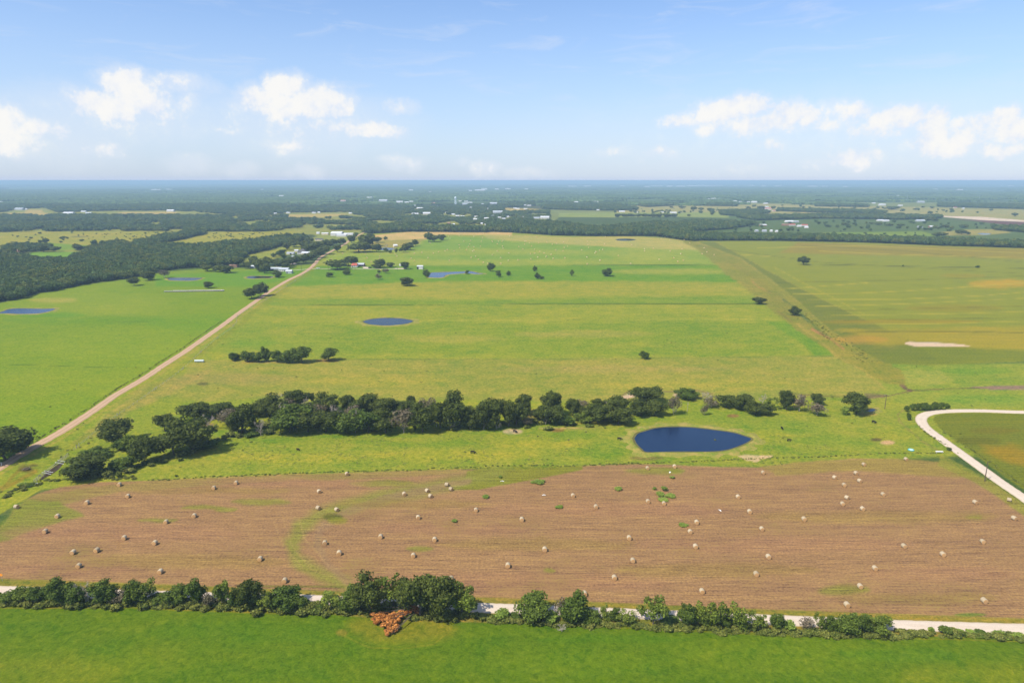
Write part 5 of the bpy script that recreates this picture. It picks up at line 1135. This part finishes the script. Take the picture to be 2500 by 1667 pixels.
# ------------------------------------------------------------------ fence along the dirt road
p_f = [(780,640),(745,668),(715,690),(640,738),(583,770),(577,788),(560,806),(520,835),(478,872),(462,888),(430,915),(388,945),(350,972),(310,1000),(262,1032),(205,1080),(170,1108)]
fp = cr([at(*q) for q in p_f], 10); rt = bpy.data.objects.new('wire_fence', None); C.objects.link(rt); rt.location = fp[0]; tag(rt, 'post and wire fence along the right side of the dirt road', 'fence')
m_ = MB(); m_.tube((0,0,0), (0,0,1.35), .07, .06, 6); pm = m_.mesh('post', [MW['wood']]); m_ = MB(); m_.tube((0,0,0), (0,0,1.6), .16, .15, 7); pb = m_.mesh('brace_post', [MW['wood']])
acc_ = 0; nx = 0; prev = fp[0]; wires = MB(); last = fp[0]; cnt = 0
for a_, b_ in zip(fp[:-1], fp[1:]):
    seg = (b_-a_).length; t = nx-acc_
    while t < seg:
        q = a_.lerp(b_, t/seg); big = cnt % 9 == 4; obj('brace_post' if big else 'post', pb if big else pm, rt, q-fp[0])
        if big: obj('brace_post', pb, rt, q-fp[0]+(b_-a_).normalized()*2.4)
        if cnt:
            for z_ in (.45, .85, 1.2): wires.tube(last-fp[0]+Vector((0,0,z_)), q-fp[0]+Vector((0,0,z_)), .015, .015, 3, 0, False)
        last = q; cnt += 1; nx += 5.0; t += 5.0
    acc_ += seg
obj('wire', wires.mesh('wire', [MW['galv']]), rt)
# ------------------------------------------------------------------ wooden floodgate over the gully
A_ = at(84, 1180); B_ = at(167, 1115); dv = (B_-A_); Lg = dv.length; dn = dv.normalized()
mud_, b = newmat('gully_earth', .95, .05); setc(b, mixc(noise(geopos(), .8, 4), (.03,.022,.014), (.10,.07,.045)))
mb = MB(); prev = None
nn = Vector((-dn.y, dn.x, 0))
for i in range(13):
    f = .12+.66*i/12; c = A_+dv*f-nn*.5; w = 1.6*math.sin(math.pi*min(max((i)/12, .05), .95))+.5; row = (c-nn*w+Vector((0,0,.05)), c-nn*w*.3+Vector((0,0,.12)), c+nn*w*.6+Vector((0,0,.05)))
    if prev:
        for k_ in (0, 1): mb.face([prev[k_], row[k_], row[k_+1], prev[k_+1]])
    prev = row
tag(obj('gully', mb.mesh('gully', [mud_])), kind='structure')
rt = bpy.data.objects.new('rail_fence', None); C.objects.link(rt); rt.location = A_; tag(rt, 'weathered plank fence sagging across the gully beside the dirt road', 'fence')
for s0, s1, n_ in ((0, .32, 6), (.70, 1.0, 7)):
    for i in range(n_):
        q = dv*(s0+(s1-s0)*i/(n_-1)); m_ = MB(); m_.tube(q, q+Vector((0, 0, 1.9)), .09, .08, 6); obj('post', m_.mesh('post', [MW['wood']]), rt)
    for z_ in (.5, .95, 1.4, 1.8): m_ = MB(); m_.tube(dv*s0+Vector((0,0,z_)), dv*s1+Vector((0,0,z_+.05)), .05, .05, 4); obj('rail', m_.mesh('rail', [MW['wood']]), rt)
for f in (.28, .34, .66, .74):
    q = dv*f; m_ = MB(); m_.tube(q+nn*.8+Vector((0,0,1.5)), q-nn*2.6+Vector((0,0,.5)), .10, .09, 6); obj('cross_beam', m_.mesh('cross_beam', [MW['pipe']]), rt)
for z_ in (1.6, .8): m_ = MB(); m_.tube(dv*.32+Vector((0,0,z_)), dv*.70+Vector((0,0,z_-.2)), .1, .1, 5); obj('rail', m_.mesh('rail', [MW['wood']]), rt)
m_ = MB(); m_.box(-.2, 2.6, -.3, .3, .2, .45); o = obj('plank', m_.mesh('plank', [MW['pipe']]), rt, (0, -.6, 0))
# ------------------------------------------------------------------ fallen rust-brown tree
rs_ = np.random.RandomState(5)
cr_ = crown('rust_crown', 970, 22, 1500, .055, m_rust, .0, (.07,.14), (.44,.40,.3), .45, .6)
p = at(948, 1522); rt = bpy.data.objects.new('fallen_tree', None); C.objects.link(rt); rt.location = p; tag(rt, 'fallen tree with rust brown dead leaves on the near pasture', 'tree')
def dwn(px, py, w, d, h, rz=0):
    q = at(px, py)-p; o = obj('foliage_clump', cr_, rt, q, rz, (w, d, h)); return o
dwn(938, 1514, 5.6, 3.8, 1.8, .3); dwn(970, 1509, 4.6, 3.4, 1.7, 1.3); dwn(950, 1532, 4.6, 4.2, 2.1, 2.2); dwn(952, 1543, 3.6, 3.0, 1.6, .7); dwn(1005, 1498, 4.2, 3.6, 2.6, .2); dwn(920, 1512, 4.2, 3.6, 1.8, 1.2)
mb = MB(); a0 = at(1028, 1492)-p
for k_, (x_, y_, z_) in enumerate(((905,1510,1.6),(925,1535,1.2),(955,1555,.9),(945,1520,2.3),(970,1545,1.0),(935,1498,2.2),(985,1520,2.0))):
    e = at(x_, y_)-p; e.z = z_; md_ = a0.lerp(e, .45); md_.z = 1.6; mb.tube(a0+Vector((0,0,.7)), md_, .20, .12, 6); mb.tube(md_, e, .12, .04, 5)
obj('trunk', mb.mesh('trunk', [m_bark]), rt)
# a dry brush heap by the hedge
b2 = tree(1372, 1541, 1522, 32, 'dead', 'low heap of grey dry brush below the hedgerow', 'brush heap'); b2.name = 'brush_heap'
# ------------------------------------------------------------------ cattle
def cow(px, py, s, label):
    p = at(px, py); rt = bpy.data.objects.new('cow', None); C.objects.link(rt); rt.location = p; rt.rotation_euler[2] = random.uniform(0, 6.28); rt.scale = (s, s, s); tag(rt, label, 'cow', 'black cattle grazing in the pasture')
    V, Q = ICO2; V = V.copy(); V = V*np.array([1.05, .36, .40]); V[:, 2] += np.where(V[:, 0] > .3, .05, 0)+1.0; V[:, 2] = np.maximum(V[:, 2], .62)
    Vh = ICO2[0]*np.array([.30, .13, .15])+np.array([1.42, 0, .75]); Vn = ICO2[0]*np.array([.42, .17, .24])+np.array([1.05, 0, .95]); nv = len(V)
    Vs = [V, Vn, Vh]; Qs = [Q, Q+nv, Q+2*nv]; b0 = 3*nv
    mb = MB()
    for x, y in ((.7, .2), (.7, -.2), (-.75, .22), (-.75, -.22)): mb.tube((x, y, 0), (x, y, .75), .065, .13, 6)
    mb.tube((-1.03, 0, 1.15), (-1.12, 0, .55), .04, .03, 4)
    for s_ in (-1, 1): mb.tube((1.3, s_*.1, .88), (1.25, s_*.28, .9), .05, .02, 4)
    bm_ = mesh_np('body', np.concatenate(Vs), np.concatenate(Qs), [MW['black']], smooth=True); obj('body', bm_, rt); obj('legs_and_tail', mb.mesh('legs_and_tail', [MW['black']]), rt)
for px, py, s, lb in ((1512,1074,1.0,'dark cow just left of the large dark pond'),(1154,1107,1.1,'dark cow alone on the grass below the creek belt'),(1257,1056,1.1,'dark cow standing in the bare sandy patch'),(1909,1048,1.0,'small black cow right of the large pond'),(2133,1033,1.1,'black cow below the rounded oak and tiny pond'),(1926,1077,.9,'smallest black cow lowest right of the large pond'),(728,1100,.9,'small dark cow left of centre below the creek belt')): cow(px, py, s, lb)
# ------------------------------------------------------------------ small things
def simple(name, px, py, label, cat, parts, rz=0., s=1.):
    p = at(px, py); rt = bpy.data.objects.new(name, None); C.objects.link(rt); rt.location = p; rt.rotation_euler[2] = rz; rt.scale = (s, s, s); tag(rt, label, cat)
    for nm, mt_, fn in parts: m_ = MB(); fn(m_); obj(nm, m_.mesh(nm, [MW[mt_]]), rt)
    return rt
simple('water_trough', 2224, 1099, 'bright teal round water trough on the grass by the brown field', 'trough', [('tub', 'teal', lambda m: [m.tube((1.5*math.cos(t*.5236), 1.5*math.sin(t*.5236), .35), (1.5*math.cos((t+1)*.5236), 1.5*math.sin((t+1)*.5236), .35), .3, .3, 5) for t in range(12)]), ('water', 'wroof', lambda m: m.tube((0,0,0), (0,0,.42), 1.4, 1.4, 14))], s=.75)
simple('feed_trough', 2293, 1105, 'white feeder frame near the bend of the white road', 'trough', [('trough', 'pipe', lambda m: (m.box(-1.6, 1.6, -.4, .4, .5, .75))), ('leg', 'wood', lambda m: m.box(-1.4, -1.2, -.4, .4, 0, .5)), ('leg', 'wood', lambda m: m.box(1.2, 1.4, -.4, .4, 0, .5))])
simple('water_tank', 487, 884, 'long galvanised tank beside the fence of the dirt road', 'tank', [('tank', 'galv', lambda m: m.tube((-3.1, 0, .9), (3.1, 0, .9), .85, .85, 14)), ('cradle', 'wood', lambda m: (m.box(-2.2, -1.8, -.7, .7, 0, .4), m.box(1.8, 2.2, -.7, .7, 0, .4)))])
def sign(px, py, label, c, h=2.2):
    simple('road_sign', px, py, label, 'sign', [('post', 'wood', lambda m: m.tube((0,0,0), (0,0,h), .06, .06, 6)), ('panel', c, lambda m: (m.face([(0,-.1,h-.75),(.55,-.1,h-.2),(0,-.1,h+.35),(-.55,-.1,h-.2)]), m.face([(0,-.06,h-.75),(-.55,-.06,h-.2),(0,-.06,h+.35),(.55,-.06,h-.2)])))])
sign(2235, 997, 'yellow diamond warning sign in front of the bushes at the bend', 'yellow', 2.6); sign(6, 1418, 'orange diamond sign at the left end of the hedgerow road', 'orange', 2.4)
def car(px, py, rz, label, c='pipe', cat='truck'):
    p = at(px, py); rt = bpy.data.objects.new('pickup_truck' if cat == 'truck' else 'car', None); C.objects.link(rt); rt.location = p; rt.rotation_euler[2] = rz; tag(rt, label, cat)
    mb = MB(); mb.box(-2.7, 2.7, -.95, .95, .45, 1.05); obj('body', mb.mesh('body', [MW[c]]), rt)
    mb = MB(); mb.box(-.6, 1.3, -.85, .85, 1.05, 1.75) if cat == 'truck' else mb.box(-1.6, 1.3, -.85, .85, 1.05, 1.6); obj('cab', mb.mesh('cab', [MW[c]]), rt)
    mb = MB(); mb.box(1.3, 1.36, -.75, .75, 1.1, 1.65); mb.box(-.4, 1.1, -.9, -.85, 1.15, 1.65); mb.box(-.4, 1.1, .85, .9, 1.15, 1.65); obj('window', mb.mesh('window', [MW['glass']]), rt)
    for x in (-1.7, 1.7):
        for y in (-.95, .8): m_ = MB(); m_.tube((x, y, .4), (x, y+.15, .4), .4, .4, 12); obj('wheel', m_.mesh('wheel', [MW['dark']]), rt)
car(776, 656.5, .1, 'white pickup truck on the driveway just right of the dirt road'); car(903, 654.5, 1.0, 'dark car parked at the end of the gravel yard', 'dark', 'car'); simple('marker_post', 4, 1137, 'short white marker post beside the dirt road under the big left oak', 'post', [('post', 'pipe', lambda m: m.tube((0,0,0), (0,0,1.5), .12, .12, 6)), ('cap', 'pipe', lambda m: m.tube((0,0,1.5), (0,0,1.62), .2, .16, 6))])
for i, (px, py, w) in enumerate(((930,663,1.6),(947,662,2.2))):
    simple('tractor', px, py, ['yellow tractor left of the brownish tree below the driveway', 'pale yellow loader right of the brownish tree below the driveway'][i], 'tractor', [('body', 'yellow', lambda m: (m.box(-1.5, 1.2, -.5, .5, .8, 1.5), m.box(-1.3, -.1, -.6, .6, 1.5, 2.5))), ('wheel', 'dark', lambda m: m.tube((-1, -.9, .8), (-1, -.6, .8), .8, .8, 12)), ('wheel', 'dark', lambda m: m.tube((-1, .6, .8), (-1, .9, .8), .8, .8, 12)), ('wheel', 'dark', lambda m: m.tube((1, -.7, .45), (1, -.5, .45), .45, .45, 10)), ('wheel', 'dark', lambda m: m.tube((1, .5, .45), (1, .7, .45), .45, .45, 10))], rz=.4+i)
for i, (px, py) in enumerate(((1328,1209),(1636,1153),(1757,1246),(1226,1175))):
    simple('plastic_sheet', px, py, ['white scrap of sheeting at the upper middle of the stubble field', 'small white scrap beside the green clump on the stubble', 'white litter bag lying alone mid stubble field', 'tiny white scrap on the green tongue of the stubble field'][i], 'litter', [('sheet', 'pipe', lambda m: (m.face([(-.8,-.2,.1),(-.1,-.35,.3),(.1,.3,.35),(-.7,.25,.12)]), m.face([(-.1,-.35,.3),(.8,-.1,.12),(.7,.2,.1),(.1,.3,.35)])))], rz=i)
